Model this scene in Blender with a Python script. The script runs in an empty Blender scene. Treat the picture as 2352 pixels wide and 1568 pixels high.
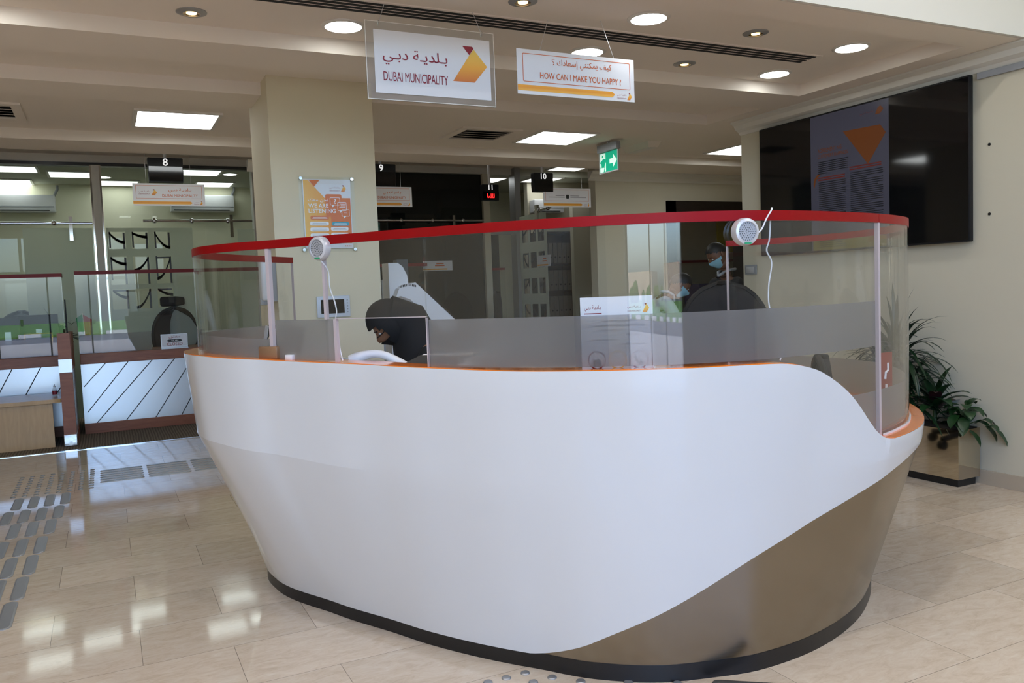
import bpy, bmesh, math, random
import numpy as np
from mathutils import Vector, Matrix

SC = bpy.context.scene
COL = SC.collection
random.seed(7)
PI = math.pi

# ------------------------------------------------------------------ camera, sky, sun, exposure
def make_camera():
    pitch, roll, yaw = (math.radians(a) for a in (3.707, -2.2097, 26.1665))
    cy, sy = math.cos(yaw), math.sin(yaw)
    fw = Vector((sy * math.cos(pitch), cy * math.cos(pitch), -math.sin(pitch)))
    r0 = Vector((cy, -sy, 0)); u0 = r0.cross(fw)
    r = r0 * math.cos(roll) + u0 * math.sin(roll)
    u = -r0 * math.sin(roll) + u0 * math.cos(roll)
    cam = bpy.data.cameras.new('camera'); cam.sensor_width = 36.0
    cam.lens = 36.0 * 1893.9 / 2352; cam.clip_start = 0.05; cam.clip_end = 300
    co = bpy.data.objects.new('camera', cam); COL.objects.link(co)
    m = Matrix((r, u, -fw)).transposed().to_4x4(); m.translation = (0, 0, 1.5)
    co.matrix_world = m
    SC.camera = co
make_camera()

W = bpy.data.worlds.new('sky'); SC.world = W; W.use_nodes = True
nt = W.node_tree; bg = nt.nodes['Background']
sky = nt.nodes.new('ShaderNodeTexSky'); sky.sky_type = 'NISHITA'; sky.sun_disc = False
sky.sun_elevation = math.radians(48); sky.sun_rotation = math.radians(20); sky.air_density = 1.0; sky.dust_density = 2.5
tint = nt.nodes.new('ShaderNodeMix'); tint.data_type = 'RGBA'; tint.blend_type = 'MULTIPLY'; tint.inputs['Factor'].default_value = 1
tint.inputs['B'].default_value = (.82, .95, 1.16, 1)                  # clear bluish sky of a hazy morning
nt.links.new(sky.outputs[0], tint.inputs['A']); nt.links.new(tint.outputs['Result'], bg.inputs[0]); bg.inputs[1].default_value = 1.15

sun = bpy.data.lights.new('sun', 'SUN'); sun.energy = 7.0; sun.angle = math.radians(0.6); sun.color = (1, .95, .86)
so = bpy.data.objects.new('sun', sun); COL.objects.link(so)
so.rotation_euler = (math.radians(-42), 0, math.radians(12))      # comes from behind the building, lights the street only

por = bpy.data.lights.new('facade_daylight', 'AREA'); por.shape = 'RECTANGLE'; por.size = 11.4; por.size_y = 4.3
por.cycles.is_portal = True
po = bpy.data.objects.new('facade_daylight', por); COL.objects.link(po)
po.location = (-.25, -4.05, 2.2); po.rotation_euler = (math.radians(90), 0, 0)

vs = SC.view_settings; vs.view_transform = 'Standard'; vs.look = 'None'; vs.gamma = 1; vs.use_curve_mapping = False
vs.exposure = 0.2
SC.cycles.use_denoising = True
SC.cycles.max_bounces = 10; SC.cycles.diffuse_bounces = 5; SC.cycles.glossy_bounces = 5
SC.cycles.transmission_bounces = 8; SC.cycles.transparent_max_bounces = 24
SC.cycles.sample_clamp_indirect = 6.0; SC.cycles.blur_glossy = 0.5
SC.cycles.caustics_refractive = True; SC.cycles.caustics_reflective = False

# ------------------------------------------------------------------ materials
M = {}
def lin(c):
    return tuple(((x / 255) / 12.92 if x / 255 <= .04045 else ((x / 255 + .055) / 1.055) ** 2.4) for x in c)
def mat(name, col, rough=.5, metal=0, spec=.5, emit=None, estr=0, coat=0, bump=None, noise=None):
    m = bpy.data.materials.new(name); m.use_nodes = True; t = m.node_tree; p = t.nodes['Principled BSDF']
    p.inputs['Base Color'].default_value = (*col, 1); p.inputs['Roughness'].default_value = rough
    p.inputs['Metallic'].default_value = metal; p.inputs['Specular IOR Level'].default_value = spec
    p.inputs['Coat Weight'].default_value = coat
    if emit:
        p.inputs['Emission Color'].default_value = (*emit, 1); p.inputs['Emission Strength'].default_value = estr
    if noise:                                        # (scale xyz, amount): slow natural colour variation
        tc = t.nodes.new('ShaderNodeTexCoord'); mp = t.nodes.new('ShaderNodeMapping'); nz = t.nodes.new('ShaderNodeTexNoise')
        mp.inputs['Scale'].default_value = noise[0]; nz.inputs['Scale'].default_value = 1; nz.inputs['Detail'].default_value = 5
        hs = t.nodes.new('ShaderNodeMix'); hs.data_type = 'RGBA'
        a = noise[1]
        hs.inputs['A'].default_value = (*[c * (1 - a) for c in col], 1); hs.inputs['B'].default_value = (*[min(1, c * (1 + a)) for c in col], 1)
        t.links.new(tc.outputs['Object'], mp.inputs[0]); t.links.new(mp.outputs[0], nz.inputs[0])
        t.links.new(nz.outputs[0], hs.inputs['Factor']); t.links.new(hs.outputs['Result'], p.inputs['Base Color'])
    if bump:
        tc = t.nodes.new('ShaderNodeTexCoord'); nz = t.nodes.new('ShaderNodeTexNoise'); nz.inputs['Scale'].default_value = bump[0]
        b = t.nodes.new('ShaderNodeBump'); b.inputs['Strength'].default_value = bump[1]; b.inputs['Distance'].default_value = .01
        t.links.new(tc.outputs['Object'], nz.inputs[0]); t.links.new(nz.outputs[0], b.inputs['Height']); t.links.new(b.outputs[0], p.inputs['Normal'])
    M[name] = m
    return m
def glass(name, tint, rough=0.0, ior=1.49, dens=0.0, dcol=(.5, .5, .5)):
    m = bpy.data.materials.new(name); m.use_nodes = True; t = m.node_tree; t.nodes.remove(t.nodes['Principled BSDF'])
    o = t.nodes['Material Output']; tr = t.nodes.new('ShaderNodeBsdfTransparent'); tr.inputs[0].default_value = (*tint, 1)
    gl = t.nodes.new('ShaderNodeBsdfGlossy'); gl.inputs['Roughness'].default_value = rough; gl.inputs[0].default_value = (.95, .95, .95, 1)
    ge = t.nodes.new('ShaderNodeNewGeometry'); ml = t.nodes.new('ShaderNodeMath'); ml.operation = 'MULTIPLY_ADD'
    ml.inputs[1].default_value = -2; ml.inputs[2].default_value = 1; t.links.new(ge.outputs['Backfacing'], ml.inputs[0])
    pw = t.nodes.new('ShaderNodeMath'); pw.operation = 'POWER'; pw.inputs[0].default_value = ior; t.links.new(ml.outputs[0], pw.inputs[1])
    fr = t.nodes.new('ShaderNodeFresnel'); t.links.new(pw.outputs[0], fr.inputs['IOR'])
    mx = t.nodes.new('ShaderNodeMixShader'); t.links.new(fr.outputs[0], mx.inputs[0])
    base = tr
    if dens:
        df = t.nodes.new('ShaderNodeBsdfDiffuse'); df.inputs[0].default_value = (*dcol, 1)
        m2 = t.nodes.new('ShaderNodeMixShader'); m2.inputs[0].default_value = dens
        t.links.new(tr.outputs[0], m2.inputs[1]); t.links.new(df.outputs[0], m2.inputs[2]); base = m2
    t.links.new(base.outputs[0], mx.inputs[1]); t.links.new(gl.outputs[0], mx.inputs[2]); t.links.new(mx.outputs[0], o.inputs[0])
    M[name] = m
    return m
def frosted(name, col, see=.5, rough=.32, tint=(.95, .95, .95), clear=.12):
    m = bpy.data.materials.new(name); m.use_nodes = True; t = m.node_tree; t.nodes.remove(t.nodes['Principled BSDF'])
    o = t.nodes['Material Output']
    df = t.nodes.new('ShaderNodeBsdfDiffuse'); df.inputs[0].default_value = (*col, 1)
    tl = t.nodes.new('ShaderNodeBsdfTranslucent'); tl.inputs[0].default_value = (*col, 1)
    rf = t.nodes.new('ShaderNodeBsdfRefraction'); rf.inputs[0].default_value = (*tint, 1); rf.inputs['Roughness'].default_value = rough; rf.inputs['IOR'].default_value = 1.2
    tr = t.nodes.new('ShaderNodeBsdfTransparent'); tr.inputs[0].default_value = (*tint, 1)
    a = t.nodes.new('ShaderNodeMixShader'); a.inputs[0].default_value = .45
    t.links.new(df.outputs[0], a.inputs[1]); t.links.new(tl.outputs[0], a.inputs[2])
    c = t.nodes.new('ShaderNodeMixShader'); c.inputs[0].default_value = clear
    t.links.new(rf.outputs[0], c.inputs[1]); t.links.new(tr.outputs[0], c.inputs[2])
    b = t.nodes.new('ShaderNodeMixShader'); b.inputs[0].default_value = see
    t.links.new(a.outputs[0], b.inputs[1]); t.links.new(c.outputs[0], b.inputs[2]); t.links.new(b.outputs[0], o.inputs[0])
    M[name] = m
    return m
def ramp_mat(name, stops, axis='X', rough=.45, lo=0.0, hi=1.0):
    """printed colour gradient along the generated axis of its own sheet"""
    m = bpy.data.materials.new(name); m.use_nodes = True; t = m.node_tree; p = t.nodes['Principled BSDF']; p.inputs['Roughness'].default_value = rough
    tc = t.nodes.new('ShaderNodeTexCoord'); sp = t.nodes.new('ShaderNodeSeparateXYZ'); cr = t.nodes.new('ShaderNodeValToRGB')
    e = cr.color_ramp.elements
    e[0].position = stops[0][0]; e[0].color = (*stops[0][1], 1); e[1].position = stops[-1][0]; e[1].color = (*stops[-1][1], 1)
    for s in stops[1:-1]:
        x = e.new(s[0]); x.color = (*s[1], 1)
    t.links.new(tc.outputs['Generated'], sp.inputs[0]); t.links.new(sp.outputs[axis], cr.inputs[0]); t.links.new(cr.outputs[0], p.inputs['Base Color'])
    M[name] = m
    return m
def wood(name, c1, c2, rough=.35, scale=(2, 2, 14)):
    m = mat(name, c1, rough); t = m.node_tree; p = t.nodes['Principled BSDF']
    tc = t.nodes.new('ShaderNodeTexCoord'); mp = t.nodes.new('ShaderNodeMapping'); mp.inputs['Scale'].default_value = scale
    nz = t.nodes.new('ShaderNodeTexNoise'); nz.inputs['Scale'].default_value = 2.5; nz.inputs['Detail'].default_value = 6; nz.inputs['Distortion'].default_value = 1.2
    cr = t.nodes.new('ShaderNodeValToRGB'); e = cr.color_ramp.elements
    e[0].position = .3; e[0].color = (*c1, 1); e[1].position = .7; e[1].color = (*c2, 1)
    for a, b in ((tc.outputs['Object'], mp.inputs[0]), (mp.outputs[0], nz.inputs[0]), (nz.outputs[0], cr.inputs[0]), (cr.outputs[0], p.inputs['Base Color'])):
        t.links.new(a, b)
    return m
def marble():
    m = mat('marble', (.6, .5, .4), .1); t = m.node_tree; p = t.nodes['Principled BSDF']
    L = t.links.new
    tc = t.nodes.new('ShaderNodeTexCoord')
    mp = t.nodes.new('ShaderNodeMapping'); mp.inputs['Location'].default_value = (.31, .47, 0); L(tc.outputs['Object'], mp.inputs[0])
    br = t.nodes.new('ShaderNodeTexBrick'); br.offset = .5; br.inputs['Scale'].default_value = 1; br.inputs['Brick Width'].default_value = .72
    br.inputs['Row Height'].default_value = .415; br.inputs['Mortar Size'].default_value = .0012; br.inputs['Mortar Smooth'].default_value = .1
    br.inputs['Color1'].default_value = (0, 0, 0, 1); br.inputs['Color2'].default_value = (1, 1, 1, 1); br.inputs['Mortar'].default_value = (.5, .5, .5, 1)
    L(mp.outputs[0], br.inputs[0])
    m2 = t.nodes.new('ShaderNodeMapping'); m2.inputs['Scale'].default_value = (3.2, 8, 1); L(tc.outputs['Object'], m2.inputs[0])
    nz = t.nodes.new('ShaderNodeTexNoise'); nz.inputs['Scale'].default_value = 2.6; nz.inputs['Detail'].default_value = 12; nz.inputs['Roughness'].default_value = .76; nz.inputs['Distortion'].default_value = .6
    L(m2.outputs[0], nz.inputs[0])
    ad = t.nodes.new('ShaderNodeVectorMath'); ad.operation = 'ADD'; L(m2.outputs[0], ad.inputs[0])
    sc = t.nodes.new('ShaderNodeVectorMath'); sc.operation = 'SCALE'; sc.inputs['Scale'].default_value = 9; L(br.outputs['Color'], sc.inputs[0]); L(sc.outputs[0], ad.inputs[1]); L(ad.outputs[0], nz.inputs[0])
    cr = t.nodes.new('ShaderNodeValToRGB'); e = cr.color_ramp.elements
    e[0].position = .22; e[0].color = (.55, .42, .29, 1); e[1].position = .78; e[1].color = (.90, .83, .73, 1)
    x = e.new(.5); x.color = (.73, .60, .455, 1); x = e.new(.62); x.color = (.77, .66, .52, 1)
    L(nz.outputs[0], cr.inputs[0])
    tv = t.nodes.new('ShaderNodeHueSaturation'); vm = t.nodes.new('ShaderNodeMath'); vm.operation = 'MULTIPLY_ADD'; vm.inputs[1].default_value = .16; vm.inputs[2].default_value = .88
    L(br.outputs['Color'], vm.inputs[0]); L(vm.outputs[0], tv.inputs['Value']); L(cr.outputs[0], tv.inputs['Color'])
    mx = t.nodes.new('ShaderNodeMix'); mx.data_type = 'RGBA'; mx.inputs['B'].default_value = (.26, .21, .16, 1)
    L(br.outputs['Fac'], mx.inputs['Factor']); L(tv.outputs[0], mx.inputs['A']); L(mx.outputs['Result'], p.inputs['Base Color'])
    rr = t.nodes.new('ShaderNodeMath'); rr.operation = 'MULTIPLY_ADD'; rr.inputs[1].default_value = .10; rr.inputs[2].default_value = .02
    L(nz.outputs[0], rr.inputs[0]); L(rr.outputs[0], p.inputs['Roughness'])
def carpet():
    m = mat('carpet', (.12, .09, .06), .95); t = m.node_tree; p = t.nodes['Principled BSDF']; L = t.links.new
    tc = t.nodes.new('ShaderNodeTexCoord'); mp = t.nodes.new('ShaderNodeMapping'); mp.inputs['Scale'].default_value = (7, 1.3, 1); L(tc.outputs['Object'], mp.inputs[0])
    wv = t.nodes.new('ShaderNodeTexWave'); wv.inputs['Scale'].default_value = 1.6; wv.inputs['Distortion'].default_value = 3; wv.inputs['Detail'].default_value = 3; L(mp.outputs[0], wv.inputs[0])
    cr = t.nodes.new('ShaderNodeValToRGB'); e = cr.color_ramp.elements; e[0].color = (.13, .095, .06, 1); e[1].color = (.25, .20, .14, 1); L(wv.outputs[0], cr.inputs[0])
    L(cr.outputs[0], p.inputs['Base Color'])
    nz = t.nodes.new('ShaderNodeTexNoise'); nz.inputs['Scale'].default_value = 220; b = t.nodes.new('ShaderNodeBump'); b.inputs['Strength'].default_value = .4
    L(tc.outputs['Object'], nz.inputs[0]); L(nz.outputs[0], b.inputs['Height']); L(b.outputs[0], p.inputs['Normal'])

mat('cream_wall', (.63, .585, .46), .75, noise=((.4, .4, .4), .03))
mat('office_wall', (.86, .83, .64), .75)  # lighter than the hall cream, standing in for dimmed office lamp light
mat('pillar_cream', (.73, .66, .48), .75, noise=((.5, .5, .5), .03))
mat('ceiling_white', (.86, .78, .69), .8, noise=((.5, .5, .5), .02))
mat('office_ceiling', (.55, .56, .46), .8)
mat('fascia_white', (.74, .72, .66), .8)
mat('baseboard_stone', (.5, .42, .32), .25)
marble(); carpet()
mat('desk_white', (.67, .67, .665), .16, coat=.2)
mat('orange_top', (.86, .21, .015), .12, coat=.4)
mat('orange_edge', (.70, .15, .012), .2)
def brushed():
    m = mat('brushed_steel', (.28, .25, .205), .24, metal=1); t = m.node_tree; p = t.nodes['Principled BSDF']; L = t.links.new
    p.inputs['Anisotropic'].default_value = .3
    tc = t.nodes.new('ShaderNodeTexCoord'); mp = t.nodes.new('ShaderNodeMapping'); mp.inputs['Scale'].default_value = (3, 3, 90); L(tc.outputs['Object'], mp.inputs[0])
    nz = t.nodes.new('ShaderNodeTexNoise'); nz.inputs['Scale'].default_value = 3; nz.inputs['Detail'].default_value = 4; L(mp.outputs[0], nz.inputs[0])
    a = t.nodes.new('ShaderNodeMath'); a.operation = 'MULTIPLY_ADD'; a.inputs[1].default_value = .12; a.inputs[2].default_value = .16; L(nz.outputs[0], a.inputs[0]); L(a.outputs[0], p.inputs['Roughness'])
brushed()
mat('mirror_steel', (.62, .55, .44), .05, metal=1)
mat('chrome', (.75, .75, .75), .1, metal=1)
mat('dull_steel', (.42, .42, .42), .4, metal=.65)
mat('silver_plastic', (.62, .62, .64), .3, metal=.35)
mat('speaker_grille', (.38, .38, .39), .5, metal=.2)
mat('toe_black', (.006, .006, .007), .35)
mat('black_plastic', (.009, .009, .010), .5, spec=.3)
mat('black_gloss', (.004, .004, .005), .06)
mat('charcoal', (.03, .03, .032), .6)
mat('mesh_black', (.016, .016, .018), .8)
mat('dark_grey', (.085, .082, .075), .5)
mat('grey_plastic', (.32, .33, .35), .45)
mat('white_plastic', (.78, .78, .80), .35)
mat('pale_blue_plastic', (.62, .68, .76), .35)
mat('white_paper', (.82, .82, .86), .6)
mat('board_white', (.80, .79, .82), .4)
mat('red_vinyl', (.27, .003, .004), .35, spec=.14)
mat('dark_red', (.22, .008, .009), .45, spec=.3)
mat('green_mark', (.02, .30, .12), .5)
mat('maroon_ink', (.30, .018, .035), .5)
mat('orange_ink', (.66, .135, .02), .5)
mat('deep_orange', (.72, .17, .02), .5)
mat('gold_ink', (.85, .45, .05), .5)
mat('white_ink', (.9, .9, .9), .5)
mat('teal_ink', (.05, .38, .5), .5)
mat('grey_ink', (.35, .33, .36), .5)
mat('black_ink', (.02, .02, .02), .5)
mat('pink_edge', (.50, .42, .42), .3)
mat('bronze', (.34, .20, .11), .35, metal=.5)
mat('front_stone', (.05, .043, .036), .5)
mat('led_red', (.5, .01, .01), .5, emit=(1, .02, .02), estr=1.6)
mat('led_white', (.8, .8, .8), .5, emit=(1, 1, 1), estr=.6)
mat('exit_green', (.0, .36, .20), .4, emit=(0, .45, .26), estr=.35)
mat('exit_white', (.7, .9, .8), .4, emit=(.7, 1, .85), estr=.35)
mat('lamp_white', (1, 1, 1), .5, emit=(.95, 1, 1), estr=14)
mat('lobby_fill_light', (1, 1, 1), .5, emit=(1, .98, .95), estr=150)
mat('panel_light', (1, 1, 1), .5, emit=(.95, 1, 1), estr=8)
mat('office_light', (1, 1, 1), .5, emit=(.95, 1, 1), estr=2.7)
mat('lamp_warm', (1, .8, .5), .5, emit=(1, .62, .22), estr=5)
mat('lamp_cup', (.75, .6, .4), .2, metal=1)
mat('trim_white', (.78, .74, .68), .4)
mat('slot_black', (.006, .006, .006), .7)
mat('screen_page', (.03, .03, .04), .25, emit=(.16, .16, .25), estr=.11)
mat('screen_orange', (.04, .012, .004), .25, emit=(.5, .14, .025), estr=.11)
mat('screen_dark', (.01, .01, .015), .3)
mat('screen_red', (.06, .01, .01), .3, emit=(.4, .05, .03), estr=.1)
mat('screen_olive', (.05, .04, .005), .3, emit=(.35, .28, .04), estr=.14)
mat('tablet_screen', (.10, .14, .17), .2)
wood('red_wood', (.23, .066, .026), (.33, .105, .042), .42, (1.2, 6, 6))
wood('brown_top', (.06, .018, .01), (.09, .03, .015), .3)
wood('oak', (.52, .32, .145), (.60, .38, .18), .38, (9, 9, 1.2))
wood('dark_wood', (.022, .014, .010), (.035, .022, .016), .4)
wood('door_wood', (.012, .008, .006), (.022, .014, .01), .4)
mat('laminate', (.60, .55, .47), .4)
mat('panel_metal', (.66, .69, .75), .26, metal=.55)
mat('foil', (.66, .66, .68), .3, metal=1, bump=(14, .5))
mat('gold_pot', (.62, .40, .07), .25, metal=.8)
mat('soil', (.03, .02, .012), .95)
mat('leaf_dark', (.008, .028, .009), .35, noise=((8, 8, 8), .35))
mat('leaf_mid', (.012, .046, .012), .35, noise=((9, 9, 9), .3))
mat('leaf_red', (.05, .012, .016), .35)
mat('stem_green', (.03, .06, .015), .6)
mat('skin_tan', (.32, .16, .095), .5)
mat('skin_brown', (.17, .075, .04), .5)
mat('hair_black', (.008, .007, .006), .55)
mat('abaya', (.006, .006, .007), .85)
mat('shirt_dark', (.016, .017, .020), .8)
mat('shirt_white', (.55, .56, .58), .8)
mat('collar_grey', (.30, .31, .33), .8)
mat('trousers', (.02, .02, .025), .8)
mat('mask_blue', (.28, .52, .62), .7)
mat('mask_black', (.01, .01, .01), .8)
mat('shoe_black', (.01, .01, .01), .4)
mat('eye_white', (.7, .68, .64), .3)
mat('lip', (.25, .09, .07), .5)
mat('book_green', (.05, .22, .14), .6); mat('book_teal', (.10, .30, .32), .6); mat('book_red', (.35, .04, .04), .6)
mat('book_pale', (.55, .58, .62), .6); mat('binder_grey', (.13, .11, .09), .6)
mat('flag_green', (.02, .28, .09), .7); mat('flag_red', (.5, .03, .02), .7)
mat('yellow_print', (.62, .50, .03), .6)
mat('purple_grey', (.10, .085, .16), .6)
mat('street_asphalt', (.16, .15, .15), .9); mat('street_lawn', (.12, .24, .04), .95, noise=((1.5, 1.5, 1), .4))
mat('street_paving', (.50, .45, .40), .9); mat('street_kerb', (.62, .62, .60), .8); mat('street_facade', (.60, .48, .36), .9)
mat('tree_green', (.07, .13, .035), .9, noise=((2, 2, 2), .5)); mat('tree_trunk', (.12, .08, .05), .9)
mat('frame_dark', (.05, .05, .05), .4)
glass('acrylic', (.965, .972, .968)); glass('holder_acrylic', (.97, .975, .97), ior=1.18); glass('acrylic_board', (.90, .905, .90), dens=.10, dcol=(.8, .8, .8))
glass('partition_glass', (.92, .955, .93), ior=1.3); glass('facade_glass', (.95, .97, .96))
glass('edge_glass', (.45, .62, .56))
glass('tinted_glass', (.30, .33, .31), dens=.55, dcol=(.035, .040, .038))
frosted('frost_film', (.46, .44, .435), .58, .25, clear=.45)
frosted('frost_pattern', (.84, .87, .78), .34, tint=(.86, .92, .86))
ramp_mat('logo_gold', [(0, (.72, .20, .04)), (.45, (.90, .42, .05)), (1, (.88, .62, .12))], 'Y')
ramp_mat('arrow_gold', [(0, (.92, .50, .08)), (.6, (.85, .33, .03)), (1, (.88, .40, .04))], 'Y')
ramp_mat('poster_gold', [(0, (.90, .52, .09)), (.45, (.85, .36, .04)), (1, (.72, .17, .015))], 'X')

# ------------------------------------------------------------------ helpers
class MB:
    """collects shapes in one mesh"""
    def __init__(s): s.bm = bmesh.new()
    def add(s, vs, fs, mi=0):
        v = [s.bm.verts.new(p) for p in vs]
        for f in fs:
            try:
                x = s.bm.faces.new([v[i] for i in f]); x.material_index = mi
            except ValueError: pass
        return v
    def box(s, x0, x1, y0, y1, z0, z1, mi=0):
        x0, x1 = min(x0, x1), max(x0, x1); y0, y1 = min(y0, y1), max(y0, y1); z0, z1 = min(z0, z1), max(z0, z1)
        s.last = s.add([(x0, y0, z0), (x1, y0, z0), (x1, y1, z0), (x0, y1, z0), (x0, y0, z1), (x1, y0, z1), (x1, y1, z1), (x0, y1, z1)],
              [(3, 2, 1, 0), (4, 5, 6, 7), (0, 1, 5, 4), (1, 2, 6, 5), (2, 3, 7, 6), (3, 0, 4, 7)], mi)
        return s
    def rbox(s, x0, x1, y0, y1, z0, z1, r=.01, seg=2, mi=0):
        s.box(x0, x1, y0, y1, z0, z1, mi); es = list({e for v in s.last for e in v.link_edges})
        bmesh.ops.bevel(s.bm, geom=es, offset=r, segments=seg, affect='EDGES', profile=.5)
        return s
    def prism(s, poly, d0, d1, plane='XZ', mi=0):
        """polygon (a, b) pulled from d0 to d1 along the third axis"""
        def P(a, b, d): return {'XZ': (a, d, b), 'XY': (a, b, d), 'YZ': (d, a, b)}[plane]
        n = len(poly); vs = [P(a, b, d0) for a, b in poly] + [P(a, b, d1) for a, b in poly]
        fs = [tuple(range(n)), tuple(range(2 * n - 1, n - 1, -1))] + [(i, i + n, (i + 1) % n + n, (i + 1) % n) for i in range(n)]
        s.add(vs, fs, mi); return s
    def cyl(s, p0, p1, r, n=16, r1=None, mi=0, cap=True):
        p0, p1 = Vector(p0), Vector(p1); d = (p1 - p0).normalized(); a = d.orthogonal().normalized(); b = d.cross(a)
        r1 = r if r1 is None else r1; vs = []
        for p, rr in ((p0, r), (p1, r1)):
            for i in range(n):
                t = 2 * PI * i / n; vs.append(p + (a * math.cos(t) + b * math.sin(t)) * rr)
        fs = [(i, (i + 1) % n, n + (i + 1) % n, n + i) for i in range(n)]
        if cap: fs += [tuple(range(n - 1, -1, -1)), tuple(range(n, 2 * n))]
        s.add(vs, fs, mi); return s
    def tube(s, pts, r, n=8, mi=0, rs=None):
        pts = [Vector(p) for p in pts]; rings = []; up = None
        for i, p in enumerate(pts):
            d = (pts[min(i + 1, len(pts) - 1)] - pts[max(i - 1, 0)]).normalized()
            if up is None: up = d.orthogonal().normalized()
            a = (up - d * up.dot(d)).normalized(); b = d.cross(a); up = a; rr = rs[i] if rs else r
            rings.append([p + (a * math.cos(2 * PI * k / n) + b * math.sin(2 * PI * k / n)) * rr for k in range(n)])
        vs = [v for rg in rings for v in rg]; fs = []
        for i in range(len(rings) - 1):
            fs += [(i * n + k, i * n + (k + 1) % n, (i + 1) * n + (k + 1) % n, (i + 1) * n + k) for k in range(n)]
        fs += [tuple(range(n - 1, -1, -1)), tuple(range((len(rings) - 1) * n, len(rings) * n))]
        s.add(vs, fs, mi); return s
    def lathe(s, prof, c=(0, 0, 0), n=24, axis='Z', mi=0):
        """profile [(r, h)] turned about an axis through c"""
        vs = []; c = Vector(c)
        for r, h in prof:
            for i in range(n):
                t = 2 * PI * i / n; x, y = r * math.cos(t), r * math.sin(t)
                vs.append(c + Vector({'Z': (x, y, h), 'Y': (x, h, y), 'X': (h, x, y)}[axis]))
        fs = []
        for j in range(len(prof) - 1):
            fs += [(j * n + i, j * n + (i + 1) % n, (j + 1) * n + (i + 1) % n, (j + 1) * n + i) for i in range(n)]
        fs += [tuple(range(n - 1, -1, -1)), tuple(range((len(prof) - 1) * n, len(prof) * n))]
        s.add(vs, fs, mi); return s
    def ball(s, c, r, seg=16, rings=10, sc=(1, 1, 1), mi=0):
        c = Vector(c); n0 = len(s.bm.verts)
        mtx = Matrix.Translation(c) @ Matrix.Diagonal((*[r * k for k in sc], 1))
        g = bmesh.ops.create_uvsphere(s.bm, u_segments=seg, v_segments=rings, radius=1, matrix=mtx)
        for v in g['verts']:
            for f in v.link_faces: f.material_index = mi
        return s
    def grid(s, f, nu, nv, mi=0):
        vs = [f(i / nu, j / nv) for i in range(nu + 1) for j in range(nv + 1)]
        fs = [(i * (nv + 1) + j, (i + 1) * (nv + 1) + j, (i + 1) * (nv + 1) + j + 1, i * (nv + 1) + j + 1) for i in range(nu) for j in range(nv)]
        s.add(vs, fs, mi); return s

def root_of(o):
    while o.parent: o = o.parent
    return o
def part(name, mb, m, parent=None, smooth=False, world=True, label=None, recalc=True, sharp=38):
    """links the collected shapes as ONE mesh object; world=True: shapes were given in world coordinates"""
    me = bpy.data.meshes.new(name)
    if recalc: bmesh.ops.recalc_face_normals(mb.bm, faces=mb.bm.faces)
    mb.bm.to_mesh(me); mb.bm.free()
    for x in (m if isinstance(m, (list, tuple)) else [m]): me.materials.append(M[x])
    if smooth:
        for p in me.polygons: p.use_smooth = True
        try: me.set_sharp_from_angle(angle=math.radians(sharp))
        except Exception: pass
    o = bpy.data.objects.new(name, me); COL.objects.link(o)
    if parent:
        o.parent = parent
        if world: me.transform(root_of(parent).matrix_basis.inverted())
    if label: o['label'] = label
    return o
def thing(name, label, cat, loc=(0, 0, 0), rz=0, group=None, frame=None):
    o = bpy.data.objects.new(name, None); COL.objects.link(o); o.empty_display_size = .05
    o.location = loc; o.rotation_euler = (0, 0, rz)
    if frame: o.rotation_euler = FR[frame]
    o['label'] = label; o['category'] = cat
    if group: o['group'] = group
    return o
FR = {'front': (PI / 2, 0, 0),                        # faces -Y, reads along +X
      'tv': (PI / 2, 0, -PI / 2)}                     # faces -X, reads along -Y
def tag(o, label, cat, group=None):
    o['label'] = label; o['category'] = cat
    if group: o['group'] = group
    return o
def struct(name, mb, m, smooth=False, parent=None):
    o = part(name, mb, m, parent, smooth)
    if not parent: o['kind'] = 'structure'
    return o
def dup(r, loc=None, rz=None, label=None, group=None):
    def cp(o, par):
        c = o.copy(); COL.objects.link(c)
        if par: c.parent = par
        for ch in [x for x in bpy.data.objects if x.parent == o]: cp(ch, c)
        return c
    c = cp(r, None)
    if loc is not None: c.location = loc
    if rz is not None: c.rotation_euler[2] = rz
    if label: c['label'] = label
    if group: c['group'] = group
    return c
def ar(*words):
    """Arabic words, letters already in their joined forms, set right to left"""
    return ' '.join(''.join(chr(c) for c in reversed(w)) for w in reversed(words))
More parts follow.
